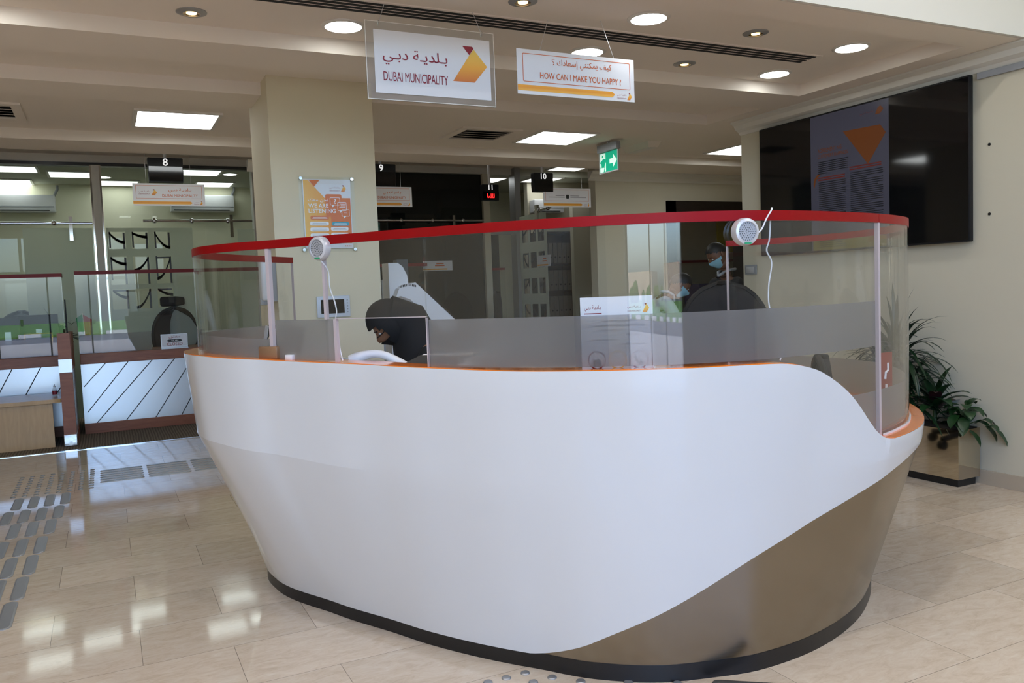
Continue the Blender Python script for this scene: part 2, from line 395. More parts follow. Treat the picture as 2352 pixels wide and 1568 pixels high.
def lettering(name, s, box, m, parent, d=.001, bold=0, fit='both', align='c'):
    """flat lettering in the local XY plane of its thing, filling box = (x0, x1, y0, y1)"""
    cu = bpy.data.curves.new('lettering', 'FONT'); cu.body = s; cu.size = 1; cu.resolution_u = 3
    t = bpy.data.objects.new('lettering', cu); COL.objects.link(t)
    dg = bpy.context.evaluated_depsgraph_get(); me = bpy.data.meshes.new_from_object(t.evaluated_get(dg))
    bpy.data.objects.remove(t); bpy.data.curves.remove(cu)
    if bold:                                              # a heavier weight: the same strokes laid side by side
        bm = bmesh.new(); k = bold * .75
        for lay, (dx, dy) in enumerate(((0, 0), (k, 0), (-k, 0), (0, k * .8), (0, -k * .8))):
            n0 = len(bm.verts); bm.from_mesh(me); bm.verts.ensure_lookup_table()
            for v in bm.verts[n0:]: v.co.x += dx; v.co.y += dy; v.co.z = lay * .00018
        bm.to_mesh(me); bm.free()
    co = np.empty(len(me.vertices) * 3); me.vertices.foreach_get('co', co); co = co.reshape(-1, 3)
    lo, hi = co.min(0), co.max(0); x0, x1, y0, y1 = box
    sx = (x1 - x0) / (hi[0] - lo[0]); sy = (y1 - y0) / (hi[1] - lo[1])
    if fit == 'h':
        sx = sy
        wd = sx * (hi[0] - lo[0]); x0 = {'c': (x0 + x1 - wd) / 2, 'l': x0, 'r': x1 - wd}[align]
    co = np.c_[(co[:, 0] - lo[0]) * sx + x0, (co[:, 1] - lo[1]) * sy + y0, d + co[:, 2]]
    me.vertices.foreach_set('co', co.ravel()); me.materials.clear(); me.materials.append(M[m]); me.update(); me.name = name
    o = bpy.data.objects.new(name, me); COL.objects.link(o); o.parent = parent
    return o
def pch(xs, ys):
    xs = np.array(xs, float); ys = np.array(ys, float); h = np.diff(xs); d = np.diff(ys) / h; m = np.zeros(len(xs))
    for i in range(1, len(xs) - 1):
        if d[i - 1] * d[i] > 0:
            w1 = 2 * h[i] + h[i - 1]; w2 = h[i] + 2 * h[i - 1]; m[i] = (w1 + w2) / (w1 / d[i - 1] + w2 / d[i])
    m[0] = d[0]; m[-1] = d[-1]
    def f(x):
        i = int(min(max(np.searchsorted(xs, x) - 1, 0), len(xs) - 2)); t = (x - xs[i]) / h[i]
        return float((2 * t**3 - 3 * t**2 + 1) * ys[i] + (t**3 - 2 * t**2 + t) * h[i] * m[i] + (-2 * t**3 + 3 * t**2) * ys[i + 1] + (t**3 - t**2) * h[i] * m[i + 1])
    return f

# ------------------------------------------------------------------ the setting
def build_room():
    b = MB(); b.box(-8, 11, -4.1, 9.58, -.12, 0); struct('floor', b, 'marble')
    b = MB(); b.box(-8, 11, 9.62, 14.3, -.12, -.002); struct('floor', b, 'carpet')
    b = MB(); b.box(-8, 11, 9.575, 9.625, -.12, .004); struct('trim_1', b, 'chrome')
    # ceiling: soffit at 2.96 with three long recessed trays at 3.05
    b = MB(); zs, zt = 2.96, 3.05
    for y0, y1 in ((3.35, 3.6), (5.035, 5.5), (6.215, 6.67), (8.38, 8.95)):
        b.box(-6.5, 11, y0, y1, zs, zt)
    b.box(5.15, 11, 3.6, 5.035, zs, zt); b.box(5.18, 11, 5.5, 6.215, zs, zt)
    b.box(5.81, 11, 8.95, 9.2, zs, zt)
    b.box(-6.5, 11, 3.35, 8.95, zt, 3.4)
    b.box(5.81, 11, 8.95, 9.3, zt, 3.4)
    struct('ceiling', b, 'ceiling_white')
    b = MB(); b.box(-6.5, 11, 8.95, 12.0, 3.4, 3.55); struct('ceiling', b, 'ceiling_white')
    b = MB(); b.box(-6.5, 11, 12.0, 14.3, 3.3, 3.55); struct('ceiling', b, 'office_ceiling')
    b = MB(); b.box(-6.6, 5.7, -4.2, 3.35, 4.5, 4.7); struct('ceiling', b, 'ceiling_white')
    b = MB(); b.box(-6.6, 5.47, 3.32, 3.345, 2.96, 4.5); struct('wall_front', b, 'fascia_white')
    b = MB(); b.box(5.47, 5.62, -4.1, 6.08, 0, 4.5); struct('wall_right', b, 'cream_wall')
    b = MB(); b.box(5.62, 11, 5.9, 6.08, 0, 3.3); struct('wall_right', b, 'cream_wall')
    b = MB(); b.box(-6.7, -6.5, -4.1, 14.3, 0, 4.5); struct('wall_left', b, 'cream_wall')
    b = MB(); b.box(1.11, 1.87, 6.0, 6.75, 0, 3.05); struct('wall_pillar', b, 'pillar_cream')
    b = MB(); b.box(1.58, 2.7, 9.2, 9.4, 0, 3.4); struct('wall_middle', b, 'cream_wall')
    # back wall with the dark doorway
    b = MB()
    b.box(5.81, 7.03, 9.2, 9.36, 0, 3.05); b.box(8.3, 11, 9.2, 9.36, 0, 3.05); b.box(7.03, 8.3, 9.2, 9.36, 2.6, 3.05)
    struct('wall_back', b, 'cream_wall')
    b = MB(); b.box(-6.5, 6.36, 14.1, 14.3, 0, 3.3); b.box(6.72, 11, 14.1, 14.3, 0, 3.3); b.box(6.36, 6.72, 14.1, 14.3, 2.55, 3.3); b.box(6.36, 6.72, 14.1, 14.3, 0, 1.35)
    struct('wall_back', b, 'office_wall')
    b = MB(); b.box(10.9, 11.05, 6.0, 14.3, 0, 3.4); struct('wall_right', b, 'cream_wall')
    b = MB(); b.box(3.0, 3.15, 12.0, 14.1, 0, 3.3); struct('wall_middle', b, 'cream_wall')
    b = MB(); b.box(6.6, 10.9, 12.62, 12.75, 0, 3.3); struct('wall_back', b, 'cream_wall')
    # cornices
    prof = [(0, 2.845), (-.012, 2.845), (-.03, 2.87), (-.065, 2.89), (-.085, 2.925), (-.125, 2.945), (-.125, 2.959), (0, 2.959)]
    b = MB(); b.prism([(5.47 + a, z) for a, z in prof], -4.0, 6.08, 'XZ'); struct('trim_2', b, 'fascia_white')
    b = MB(); b.prism([(9.2 + a, z) for a, z in prof], 5.70, 10.9, 'YZ'); struct('trim_3', b, 'fascia_white')
    b = MB(); b.prism([(9.2 + a, z) for a, z in prof], 1.45, 2.82, 'YZ'); struct('trim_4', b, 'fascia_white')
    b = MB(); b.box(5.452, 5.47, -4.0, 6.08, 0, .1); struct('baseboard_right', b, 'baseboard_stone')
    # dark open doorway in the back wall, the next counter room shows through it
    b = MB()
    b.box(6.93, 7.07, 9.16, 9.40, 0, 2.6); b.box(8.26, 8.40, 9.16, 9.40, 0, 2.6); b.box(6.93, 8.40, 9.16, 9.40, 2.45, 2.6)
    struct('door_1', b, 'door_wood')
    # tall window with dark frame far behind counter 11
    b = MB()
    b.box(6.36, 6.385, 14.08, 14.2, 1.35, 2.55); b.box(6.53, 6.72, 14.08, 14.2, 1.35, 2.55); b.box(6.36, 6.72, 14.08, 14.2, 1.95, 1.99); b.box(6.36, 6.72, 14.08, 14.2, 2.52, 2.55)
    struct('window_2', b, 'frame_dark')
    # unseen hall front: dark wall and opening shape the reflections, high glazing adds daylight
    b = MB(); b.box(-6.5, -3.4, -4.15, -4.0, 0, 2.45); b.box(.9, 5.47, -4.15, -4.0, 0, 2.45); struct('wall_front', b, 'front_stone')
    b = MB(); b.box(-3.4, -2.6, -4.2, -3.95, 0, 2.45); struct('wall_pillar', b, 'cream_wall')
    b = MB()
    for x in (-6.5, -4.2, -2.1, .9, 3.2, 5.4): b.box(x - .04, x + .04, -4.1, -4.02, 2.45, 4.5)
    for x in (-2.56, -1.35, -.35, .86): b.box(x - .02, x + .02, -4.1, -4.04, 0, 2.45)
    b.box(-6.5, 5.47, -4.1, -4.02, 2.45, 2.52); b.box(-6.5, 5.47, -4.1, -4.02, 4.43, 4.5)
    struct('window_1', b, 'frame_dark')
build_room()

def build_street():
    for n, y0, y1, z, m in (('ground_paving', -18, -4.2, -.05, 'street_paving'), ('road', -27, -18, -.12, 'street_asphalt'), ('lawn', -60, -27.4, -.03, 'street_lawn'), ('ground_paving', -60, -27.4, -.03, 'street_paving')):
        b = MB(); b.box(2.6 if m == 'street_paving' and y0 == -60 else -70, 2.6 if n == 'lawn' else 70, y0, y1, z - .1, z); struct(n, b, m)
    b = MB()
    for i in range(60):
        b.box(-60 + i * 2, -59 + i * 2, -27.4, -27, -.1, .08)
    struct('kerb', b, 'street_kerb')
    b = MB(); b.box(-46, -30, -75, -66, 0, 2.6); b.box(-22, -10, -75, -66, 0, 3.2); b.box(4, 26, -78, -68, 0, 3.4); b.box(30, 70, -80, -66, 0, 9); struct('street_backdrop', b, 'street_facade')
    rnd = random.Random(3)
    b = MB()
    for i in range(15):
        x = -60 + i * 4.2 + rnd.uniform(-1, 1); y = -48 + rnd.uniform(-5, 5); h = rnd.uniform(.3, .7)
        b.cyl((x, y, 0), (x, y, h), .10, 8)
        for k in range(0 if -16 < x < 9 else 5):
            b.ball((x + rnd.uniform(-1.6, 1.6), y + rnd.uniform(-1, 1), h + rnd.uniform(-.1, .3)), rnd.uniform(.5, .8), 10, 7)
    o = struct('street_shrubbery', b, 'tree_green'); o['kind'] = 'stuff'
build_street()

# ------------------------------------------------------------------ lamps in the ceiling
def downlight(x, y, z, label, r=.105):
    t = thing('downlight', label, 'ceiling light', (x, y, z), group='round white downlights in the hall ceiling')
    b = MB(); b.lathe([(r + .022, 0), (r + .022, -.004), (r + .004, -.010), (r, -.010), (r, 0)], n=32); part('trim_ring', b, 'trim_white', t, True, False)
    b = MB(); b.lathe([(r, -.001), (r, -.007), (r * .8, -.012), (.001, -.014)], n=32); part('lens', b, 'lamp_white', t, True, False)
    return t
for x, y, l in ((1.34, 4.78, 'round white downlight left of the large hanging logo sign'), (2.97, 4.06, 'round white downlight above and right of the question sign'),
                (4.68, 4.10, 'round white downlight nearest the front ceiling step on the right'), (4.68, 4.82, 'round white downlight past the end of the slot grille'),
                (2.99, 4.78, 'round white downlight partly hidden behind the question sign'), (-.42, 4.78, 'round white downlight at the top left edge of the picture')):
    downlight(x, y, 3.05, l)
def warmlight(x, y, z, label, r=.045):
    t = thing('spotlight', label, 'ceiling light', (x, y, z), group='small amber spotlights in the hall ceiling')
    b = MB(); b.lathe([(r + .035, 0), (r + .035, -.004), (r + .012, -.012), (r, -.012), (r, 0)], n=28); part('trim_ring', b, 'dull_steel', t, True, False)
    b = MB(); b.lathe([(r, -.001), (r, -.010), (r * .75, -.008), (r * .55, -.004)], n=24); part('cup', b, 'lamp_cup', t, True, False)
    b = MB(); b.lathe([(r * .6, -.002), (r * .6, -.009), (.001, -.012)], n=20); part('bulb', b, 'lamp_warm', t, True, False)
for x, y, l in ((.52, 4.82, 'amber spotlight over the left ceiling step'), (2.14, 4.06, 'amber spotlight cut by the top edge between the hanging signs'),
                (3.80, 4.07, 'amber spotlight beyond the slot grille toward the hall front'), (3.82, 4.81, 'amber spotlight right of the question sign')):
    warmlight(x, y, 3.05, l)
def panel_light(x, y, z, label, s=.31, group='square ceiling panel lights in the hall', m='panel_light'):
    t = thing('panel_light', label, 'ceiling light', (x, y, z), group=group)
    b = MB()
    for q in ((-s - .03, s + .03, -s - .03, -s), (-s - .03, s + .03, s, s + .03), (-s - .03, -s, -s, s), (s, s + .03, -s, s)): b.box(*q, -.018, 0)
    part('frame', b, 'trim_white', t, False, False)
    b = MB(); b.box(-s, s, -s, s, -.012, -.002); part('diffuser', b, m, t, False, False)
panel_light(.65, 7.66, 3.05, 'square ceiling light left of the cream pillar')
panel_light(4.32, 7.58, 3.05, 'square ceiling light between the vent and the exit sign')
panel_light(6.98, 7.72, 3.05, 'square ceiling light half hidden by the wall end beside the television')
for x, y, l in ((-.95, 12.55, 'office ceiling light seen highest at the far left edge'), (-.30, 12.95, 'office ceiling light just left of the cream glazing post'), (-1.1, 13.85, 'office ceiling light low at far left above the air conditioner'),
                (1.32, 12.45, 'office ceiling light right of the number 8 display'), (.30, 13.75, 'office ceiling light behind the number 8 counter sign'), (1.65, 13.7, 'office ceiling light above the second air conditioner'),
                (5.75, 12.45, 'office ceiling light behind the number 11 display'), (6.70, 12.30, 'office ceiling light behind the number 10 display rod'), (6.85, 11.6, 'office ceiling light right of the number 10 display')):
    panel_light(x, y, 3.4 if (y < 12 ) else 3.3, l, .26, 'square office ceiling lights behind the glass', 'office_light')
def small_disc(x, y, z, label):
    t = thing('downlight', label, 'ceiling light', (x, y, z), group='round downlights beyond the counters')
    b = MB(); b.lathe([(.115, 0), (.115, -.006), (.095, -.008), (.095, 0)], n=24); part('trim_ring', b, 'trim_white', t, True, False)
    b = MB(); b.lathe([(.095, -.001), (.085, -.008), (.001, -.010)], n=24); part('lens', b, 'panel_light', t, True, False)
for x, y, z, l in ((-.55, 11.3, 3.4, 'round downlight over the far left counter'), (4.4, 10.2, 3.4, 'round downlight above the dark glass partition'), (6.2, 10.6, 3.4, 'round downlight above the number 10 display'),
                   (1.75, 12.6, 3.3, 'round office downlight beside the cream pilaster'), (.10, 13.2, 3.3, 'round office downlight right of the glazing post')):
    small_disc(x, y, z, l)

def lobby_fill_light(x, y, label):  # lamps out of view, added to brighten the floor and ceiling
    t = thing('downlight', label, 'ceiling light', (x, y, 4.5), group='unseen lamps added on the high entrance ceiling to brighten the hall')
    b = MB(); b.lathe([(.15, 0), (.15, -.006), (.125, -.010), (.125, 0)], n=28); part('trim_ring', b, 'trim_white', t, True, False)
    b = MB(); b.lathe([(.125, -.001), (.12, -.009), (.001, -.012)], n=28); part('lens', b, 'lobby_fill_light', t, True, False)
for i in range(8):
    lobby_fill_light(-4.6 + (i % 4) * 2.9, (-.9, 1.6)[i // 4], 'unseen round lamp added on the high ceiling to brighten the hall')

def slot_grille():
    t = thing('slot_diffuser', 'long white ceiling diffuser with four dark slots above the hanging signs', 'air vent', (2.75, 4.42, 3.05))
    b = MB(); b.box(-2.6, 1.9, -.10, .10, -.006, 0); part('frame', b, 'ceiling_white', t, False, False)
    for k in range(4):
        b = MB(); y = -.066 + k * .044; b.box(-2.56, 1.86, y - .013, y + .013, -.009, -.006); part('slot', b, 'slot_black', t, False, False)
slot_grille()
def vent(x, y, z, label):
    t = thing('ceiling_vent', label, 'air vent', (x, y, z))
    b = MB()
    for q in ((-.32, .32, -.32, -.25), (-.32, .32, .25, .32), (-.32, -.25, -.25, .25), (.25, .32, -.25, .25)): b.box(*q, -.016, 0)
    part('frame', b, 'ceiling_white', t, False, False)
    b = MB(); b.box(-.25, .25, -.25, .25, -.003, 0); part('backing', b, 'slot_black', t, False, False)
    for k in range(5):
        y0 = -.20 + k * .10; b = MB(); b.add([(-.25, y0 - .035, -.016), (.25, y0 - .035, -.016), (.25, y0 + .02, -.004), (-.25, y0 + .02, -.004), (-.25, y0 - .032, -.018), (.25, y0 - .032, -.018), (.25, y0 + .023, -.006), (-.25, y0 + .023, -.006)],
                                             [(0, 1, 2, 3), (7, 6, 5, 4), (0, 4, 5, 1), (1, 5, 6, 2), (2, 6, 7, 3), (3, 7, 4, 0)]); part('louver', b, 'ceiling_white', t, False, False)
vent(3.48, 7.62, 3.05, 'square louvred ceiling vent beside the bright panel light')
vent(-.80, 7.68, 3.05, 'louvred ceiling vent cut by the left edge')
def exit_sign():
    t = thing('exit_sign', 'green running man exit sign with arrow hanging from the ceiling', 'exit sign', (5.03, 7.67, 0)); t.location.z = 2.835
    t.rotation_euler = (PI / 2, 0, -PI / 2)
    w, h = .175, .105
    b = MB(); b.rbox(-w - .02, w + .02, h + .005, h + .09, -.03, .03, .01); part('housing', b, 'grey_plastic', t, True, False)
    b = MB(); b.box(-w, w, -h, h, -.004, .004); part('panel', b, 'exit_green', t, False, False)
    b = MB()
    for q in ((-w - .012, w + .012, -h - .012, -h), (-w - .012, -w, -h, h), (w, w + .012, -h, h)): b.box(*q, -.008, .008)
    part('frame', b, 'silver_plastic', t, False, False)
    b = MB(); b.box(-.012, .012, h + .09, .215, -.012, .012); part('stem', b, 'silver_plastic', t, False, False)
    b = MB()
    b.prism([(.02, -.025), (.09, -.025), (.09, -.07), (.165, 0), (.09, .07), (.09, .025), (.02, .025)], .0045, .0055, 'XY')
    part('arrow', b, 'exit_white', t, False, False)
    b = MB()                                               # door with the man cut out of it
    b.prism([(-.17, .10), (-.06, .10), (-.06, .03), (-.10, .045), (-.17, .01)], .0045, .0055, 'XY')
    b.prism([(-.17, -.10), (-.10, -.10), (-.085, -.055), (-.17, -.05)], .0045, .0055, 'XY')
    b.prism([(-.075, -.10), (-.055, -.10), (-.055, 0), (-.08, -.04)], .0045, .0055, 'XY')
    b.prism([(-.17, -.005), (-.15, 0), (-.14, -.045), (-.17, -.045)], .0045, .0055, 'XY')
    part('pictogram', b, 'exit_white', t, False, False)
    b = MB(); b.cyl((-.115, .068, .0056), (-.115, .068, .0062), .014, 14); part('figure_head', b, 'exit_green', t, False, False)
exit_sign()
t = thing('emergency_light', 'low cream emergency light box fixed to the ceiling past the exit sign', 'ceiling light', (5.53, 7.76, 3.05))
b = MB(); b.add([(-.09, -.25, 0), (.09, -.25, 0), (.09, .25, 0), (-.09, .25, 0), (-.06, -.22, -.06), (.06, -.22, -.06), (.06, .22, -.06), (-.06, .22, -.06)], [(0, 1, 2, 3), (7, 6, 5, 4), (0, 4, 5, 1), (1, 5, 6, 2), (2, 6, 7, 3), (3, 7, 4, 0)])
part('housing', b, 'ceiling_white', t, False, False)
b = MB(); b.box(-.05, .05, -.2, .2, -.064, -.06); part('cover', b, 'trim_white', t, False, False)

# ------------------------------------------------------------------ reception desk
CX, CY = 2.2, 4.0
rS = pch([118, 132, 143, 151, 162, 170, 178, 183, 188.5, 192.6, 201.8, 213.4, 222, 236, 249, 259.4, 270.5, 279.8, 291.7, 298.4, 304.6, 321.35, 331, 337, 346, 355, 363, 372],
         [1.67, 1.69, 1.68, 1.73, 1.79, 1.82, 1.79, 1.735, 1.66, 1.59, 1.51, 1.465, 1.47, 1.53, 1.62, 1.69, 1.72, 1.725, 1.75, 1.77, 1.785, 1.79, 1.775, 1.74, 1.66, 1.52, 1.33, 1.2])
offT = pch([118, 150, 178, 190, 205, 215, 275, 283, 290, 300, 372], [.085, .08, .07, .05, .035, .03, .03, .045, .062, .066, .07])
rK = pch([118, 130, 142, 150, 158.4, 170, 189.6, 205.9, 217, 237, 246, 256, 261.6, 269, 278.6, 288.5, 296, 300.8, 321, 337, 355, 363, 372],
         [1.42, 1.48, 1.55, 1.6, 1.60, 1.52, 1.33, 1.275, 1.30, 1.41, 1.51, 1.59, 1.61, 1.64, 1.645, 1.64, 1.635, 1.63, 1.62, 1.56, 1.38, 1.22, 1.1])
zR = pch([118, 178, 186, 196, 210, 224, 240, 262, 268, 270, 272, 274, 276, 278, 280, 282, 284, 286, 288, 290, 292, 300, 372],
         [1.25, 1.249, 1.24, 1.228, 1.217, 1.204, 1.1935, 1.193, 1.190, 1.187, 1.179, 1.166, 1.148, 1.12, 1.085, 1.043, .988, .921, .862, .833, .826, .825, .825])
zKk = pch([118, 176, 190, 204, 220, 236, 270, 296, 310, 372], [.86, .856, .821, .783, .763, .74, .745, .749, .75, .75])
zW = pch([118, 236, 238, 240, 244, 248, 254, 260, 268, 276, 284, 292, 300, 308, 316, 372], [.06, .0601, .068, .082, .123, .18, .264, .354, .472, .549, .617, .681, .722, .752, .765, .765])
def pol(r, th, z): return (CX + r * math.cos(math.radians(th)), CY + r * math.sin(math.radians(th)), z)
def skin_r(th, z):
    T = rS(th) + offT(th); k = .04 if th < 276 else .008 if th > 290 else .04 - .032 * (th - 276) / 14; Mm = T - k; zk = zKk(th)
    if z <= zk: return rK(th) + (Mm - rK(th)) * max(0, (z - .06) / (zk - .06))
    return Mm + k * min(1, (z - zk) / (.4 if th < 290 else .06))
TH0, TH1 = 132, 363
def ths(a, b, st=1.0):
    n = max(1, int(round((b - a) / st))); return [a + (b - a) * i / n for i in range(n + 1)]
def shell(mb, a, b, rfun, zlo, zhi, thick, nz=14, st=1.0):
    """curved wall between two heights with an inner face"""
    T = ths(a, b, st); vs = []; 
    for th in T:
        z0, z1 = zlo(th), zhi(th); zk = zKk(th)
        if z0 < zk - .02 and z1 > zk + .02:                    # one row exactly on the crease
            k0 = nz // 2; zz = [z0 + (zk - z0) * i / k0 for i in range(k0)] + [zk + (z1 - zk) * i / (nz - k0) for i in range(nz - k0 + 1)]
        else: zz = [z0 + (z1 - z0) * i / nz for i in range(nz + 1)]
        vs += [pol(rfun(th, z), th, z) for z in zz] + [pol(rfun(th, z) - thick, th, z) for z in zz]
    n = nz + 1; w = 2 * n; fs = []
    for i in range(len(T) - 1):
        o, p = i * w, (i + 1) * w
        for j in range(nz):
            fs.append((o + j, p + j, p + j + 1, o + j + 1)); fs.append((o + n + j, o + n + j + 1, p + n + j + 1, p + n + j))
        fs.append((o + nz, p + nz, p + n + nz, o + n + nz)); fs.append((o, o + n, p + n, p))
    for o in (0, (len(T) - 1) * w):
        for j in range(nz): fs.append((o + j, o + j + 1, o + n + j + 1, o + n + j))
    mb.add(vs, fs)
def flat_ring(mb, a, b, rin, rout, z0, z1, st=1.5):
    T = ths(a, b, st); vs = []
    for th in T:
        for r, z in ((rin(th), z0(th)), (rout(th), z0(th)), (rout(th), z1(th)), (rin(th), z1(th))): vs.append(pol(r, th, z))
    fs = []
    for i in range(len(T) - 1):
        o, p = 4 * i, 4 * i + 4
        for j in range(4): fs.append((o + j, o + (j + 1) % 4, p + (j + 1) % 4, p + j))
    e = 4 * (len(T) - 1); fs += [(0, 1, 2, 3), (e + 3, e + 2, e + 1, e)]
    mb.add(vs, fs)
desk = thing('reception_desk', 'large curved white reception desk with orange ledge and steel wrapped base', 'reception desk', (CX, CY, 0))
b = MB(); shell(b, TH0, TH1, skin_r, zW, zR, .022, 18, .75); part('white_shell', b, 'desk_white', desk, True, sharp=9)
b = MB(); shell(b, 234, TH1, lambda th, z: skin_r(th, z) - .006, lambda th: .06, lambda th: min(zW(th) + .02, zR(th) - .02), .012, 14, 1); part('steel_skirt', b, 'brushed_steel', desk, True, label='brushed steel skirt wrapping the right end')
b = MB(); flat_ring(b, TH0, TH1, lambda th: rK(th) - .06, lambda th: rK(th) - .004, lambda th: 0, lambda th: .066); part('toe_kick', b, 'toe_black', desk, True)
b = MB(); flat_ring(b, TH0, 277, lambda th: rS(th) - .08, lambda th: rS(th) + offT(th) - (.0002 if th < 270 else .024), lambda th: zR(th) + (.0003 if th < 270 else -.03), lambda th: zR(th) + .0035, .75); part('high_ledge', b, 'orange_top', desk, True)
b = MB(); flat_ring(b, 272, TH1, lambda th: rS(th) - .32, lambda th: skin_r(th, .824) - (.0002 if th > 291.5 else .025), lambda th: .8262 if th > 291.5 else .80, lambda th: .8292, .75); part('low_counter', b, 'orange_top', desk, True)
b = MB(); flat_ring(b, TH0, 277, lambda th: min(rS(th) - .10, rK(th) - .06), lambda th: min(rS(th) - .08, rK(th) - .04), lambda th: .10, lambda th: zR(th) - .02); part('inner_wall', b, 'desk_white', desk, True)
b = MB(); flat_ring(b, 277, TH1, lambda th: rS(th) - .34, lambda th: rS(th) - .32, lambda th: .02, lambda th: .80); part('inner_wall', b, 'desk_white', desk, True)
b = MB(); flat_ring(b, 140, 268, lambda th: rS(th) - .70, lambda th: rS(th) - .10, lambda th: .72, lambda th: .75); part('worktop', b, 'laminate', desk, True)
b = MB(); flat_ring(b, 223, 263, lambda th: rS(th) - .30, lambda th: rS(th) - .08, lambda th: zR(th) - .05, lambda th: zR(th) - .022); part('inner_shelf', b, 'brown_top', desk, True)

# ------------------------------------------------------------------ protective screen on the desk
ZT = 1.744
scr = thing('protective_screen', 'curved clear acrylic screen with red top strip standing on the reception desk', 'screen', (CX, CY, .82))
def sheet(name, a, b_, z0, z1, m, r_in=-.006, r_out=.006, st=1.2, parent=scr, label=None, smooth=True):
    b = MB(); T = ths(a, b_, st); vs = []
    for th in T:
        for r, z in ((rS(th) + r_in, z0(th)), (rS(th) + r_out, z0(th)), (rS(th) + r_out, z1(th)), (rS(th) + r_in, z1(th))): vs.append(pol(r, th, z))
    fs = []
    for i in range(len(T) - 1):
        o, p = 4 * i, 4 * i + 4
        for j in range(4): fs.append((o + j, o + (j + 1) % 4, p + (j + 1) % 4, p + j))
    e = 4 * (len(T) - 1); fs += [(0, 1, 2, 3), (e + 3, e + 2, e + 1, e)]
    b.add(vs, fs); return part(name, b, m, parent, smooth, label=label)
TOPZ = lambda th: ZT - .002
base = lambda th: zR(th) - .001
P1, P2, SL, P4 = 192.4, 203.4, 222.4, 291.6
sheet('acrylic_panel', TH0, P1 - .1, base, TOPZ, 'acrylic')
sheet('acrylic_panel', P1 + .1, P2 - .1, base, TOPZ, 'acrylic')
sheet('acrylic_panel', P2 + .1, SL, lambda th: 1.402, TOPZ, 'acrylic', label='panel over the document slot')
sheet('acrylic_panel', SL + .02, P4 - .1, base, TOPZ, 'acrylic')
sheet('acrylic_panel', P4 + .1, TH1, base, TOPZ, 'acrylic')
sheet('red_strip', TH0, P4 - .06, lambda th: ZT - .036, lambda th: ZT, 'red_vinyl', -.0085, .0085)
sheet('red_strip', P4 + .06, TH1, lambda th: ZT - .036, lambda th: ZT, 'red_vinyl', -.0085, .0085)
sheet('frosted_band', TH0, P1 - .3, lambda th: zR(th) + .001, lambda th: zR(th) + .085, 'frost_film', -.0078, -.0066)
sheet('frosted_band', P1 + .4, 205.2, lambda th: 1.228, lambda th: 1.40, 'frost_film', -.0078, -.0066)
sheet('frosted_band', SL + .2, P4 - .3, lambda th: 1.205, lambda th: 1.39, 'frost_film', -.0078, -.0066)
sheet('frosted_band', 284.5, P4 - .3, lambda th: .83, lambda th: 1.02, 'frost_film', -.0078, -.0066)
sheet('frosted_band', P4 + .3, TH1, lambda th: .828, lambda th: 1.02, 'frost_film', -.0078, -.0066)
for th, z0 in ((P1, 1.226), (P4, .826)):                    # pale polished joints between the sheets
    sheet('joint_strip', th - .28, th + .28, lambda t, z=z0: z, lambda t: ZT - .036, 'pink_edge', -.0075, .0075, .3)
sheet('joint_strip', P2 - .22, P2 + .22, lambda t: 1.40, lambda t: ZT - .036, 'pink_edge', -.0072, .0072, .3)
sheet('joint_strip', 204.9, 205.4, lambda t: 1.222, lambda t: 1.40, 'pink_edge', -.0072, .0072, .3)
sheet('edge_strip', SL - .05, SL + .12, lambda t: 1.207, lambda t: 1.398, 'pink_edge', -.0072, .0072, .1)
sheet('edge_strip', 205.3, SL, lambda t: 1.400, lambda t: 1.4035, 'pink_edge', -.0072, .0072, 1)
sheet('edge_strip', TH0, TH0 + .15, base, lambda t: ZT - .036, 'pink_edge', -.0072, .0072, .1)
sheet('edge_strip', TH1 - .15, TH1, base, lambda t: ZT - .036, 'pink_edge', -.0072, .0072, .1)
sheet('white_bead', P4 + .8, 330, lambda t: .8285, lambda t: .836, 'white_plastic', .006, .012)

def local_frame(th, z, out=.007):
    """point on the outer face of the screen with its outward direction"""
    p = Vector(pol(rS(th) + out, th, z)); a = Vector(pol(rS(th - 1), th - 1, z)); c = Vector(pol(rS(th + 1), th + 1, z)); tg = (c - a).normalized()
    n = Vector((tg.y, -tg.x, 0)); n = n if n.dot(p - Vector((CX, CY, z))) > 0 else -n
    return p, n
def speaker(th, z, label, r=.049, tilt=0):
    p, n = local_frame(th, z, .009)
    t = thing('intercom_speaker', label, 'speaker', p, math.atan2(n.y, n.x), group='round intercom speakers on the screen')
    b = MB(); b.lathe([(r * .9, 0), (r, .004), (r, .024), (r * .93, .033), (r * .74, .036), (r * .70, .031), (.001, .031)], axis='X', n=40); part('housing', b, 'silver_plastic', t, True, False)
    b = MB(); b.lathe([(r * .69, .0305), (r * .69, .0325), (.001, .0325)], axis='X', n=32); part('grille', b, 'speaker_grille', t, False, False)
    b = MB()
    for ring, k in ((.1, 6), (.24, 12), (.38, 18), (.52, 24)):
        for i in range(k):
            a = 2 * PI * i / k; y, zz = ring * 1.2 * r * math.cos(a), ring * 1.2 * r * math.sin(a)
            b.cyl((.0322, y, zz), (.0329, y, zz), r * .035, 6)
    part('grille_holes', b, 'black_plastic', t, False, False)
    b = MB(); b.box(.0335, .0365, -.013, .013, -r * .90, -r * .76); part('green_badge', b, 'green_mark', t, False, False)
    return t
speaker(203.6, 1.692, 'round silver intercom speaker under the red strip above the document slot')
speaker(265.2, 1.667, 'round silver intercom speaker hanging on a looped white cord at right')
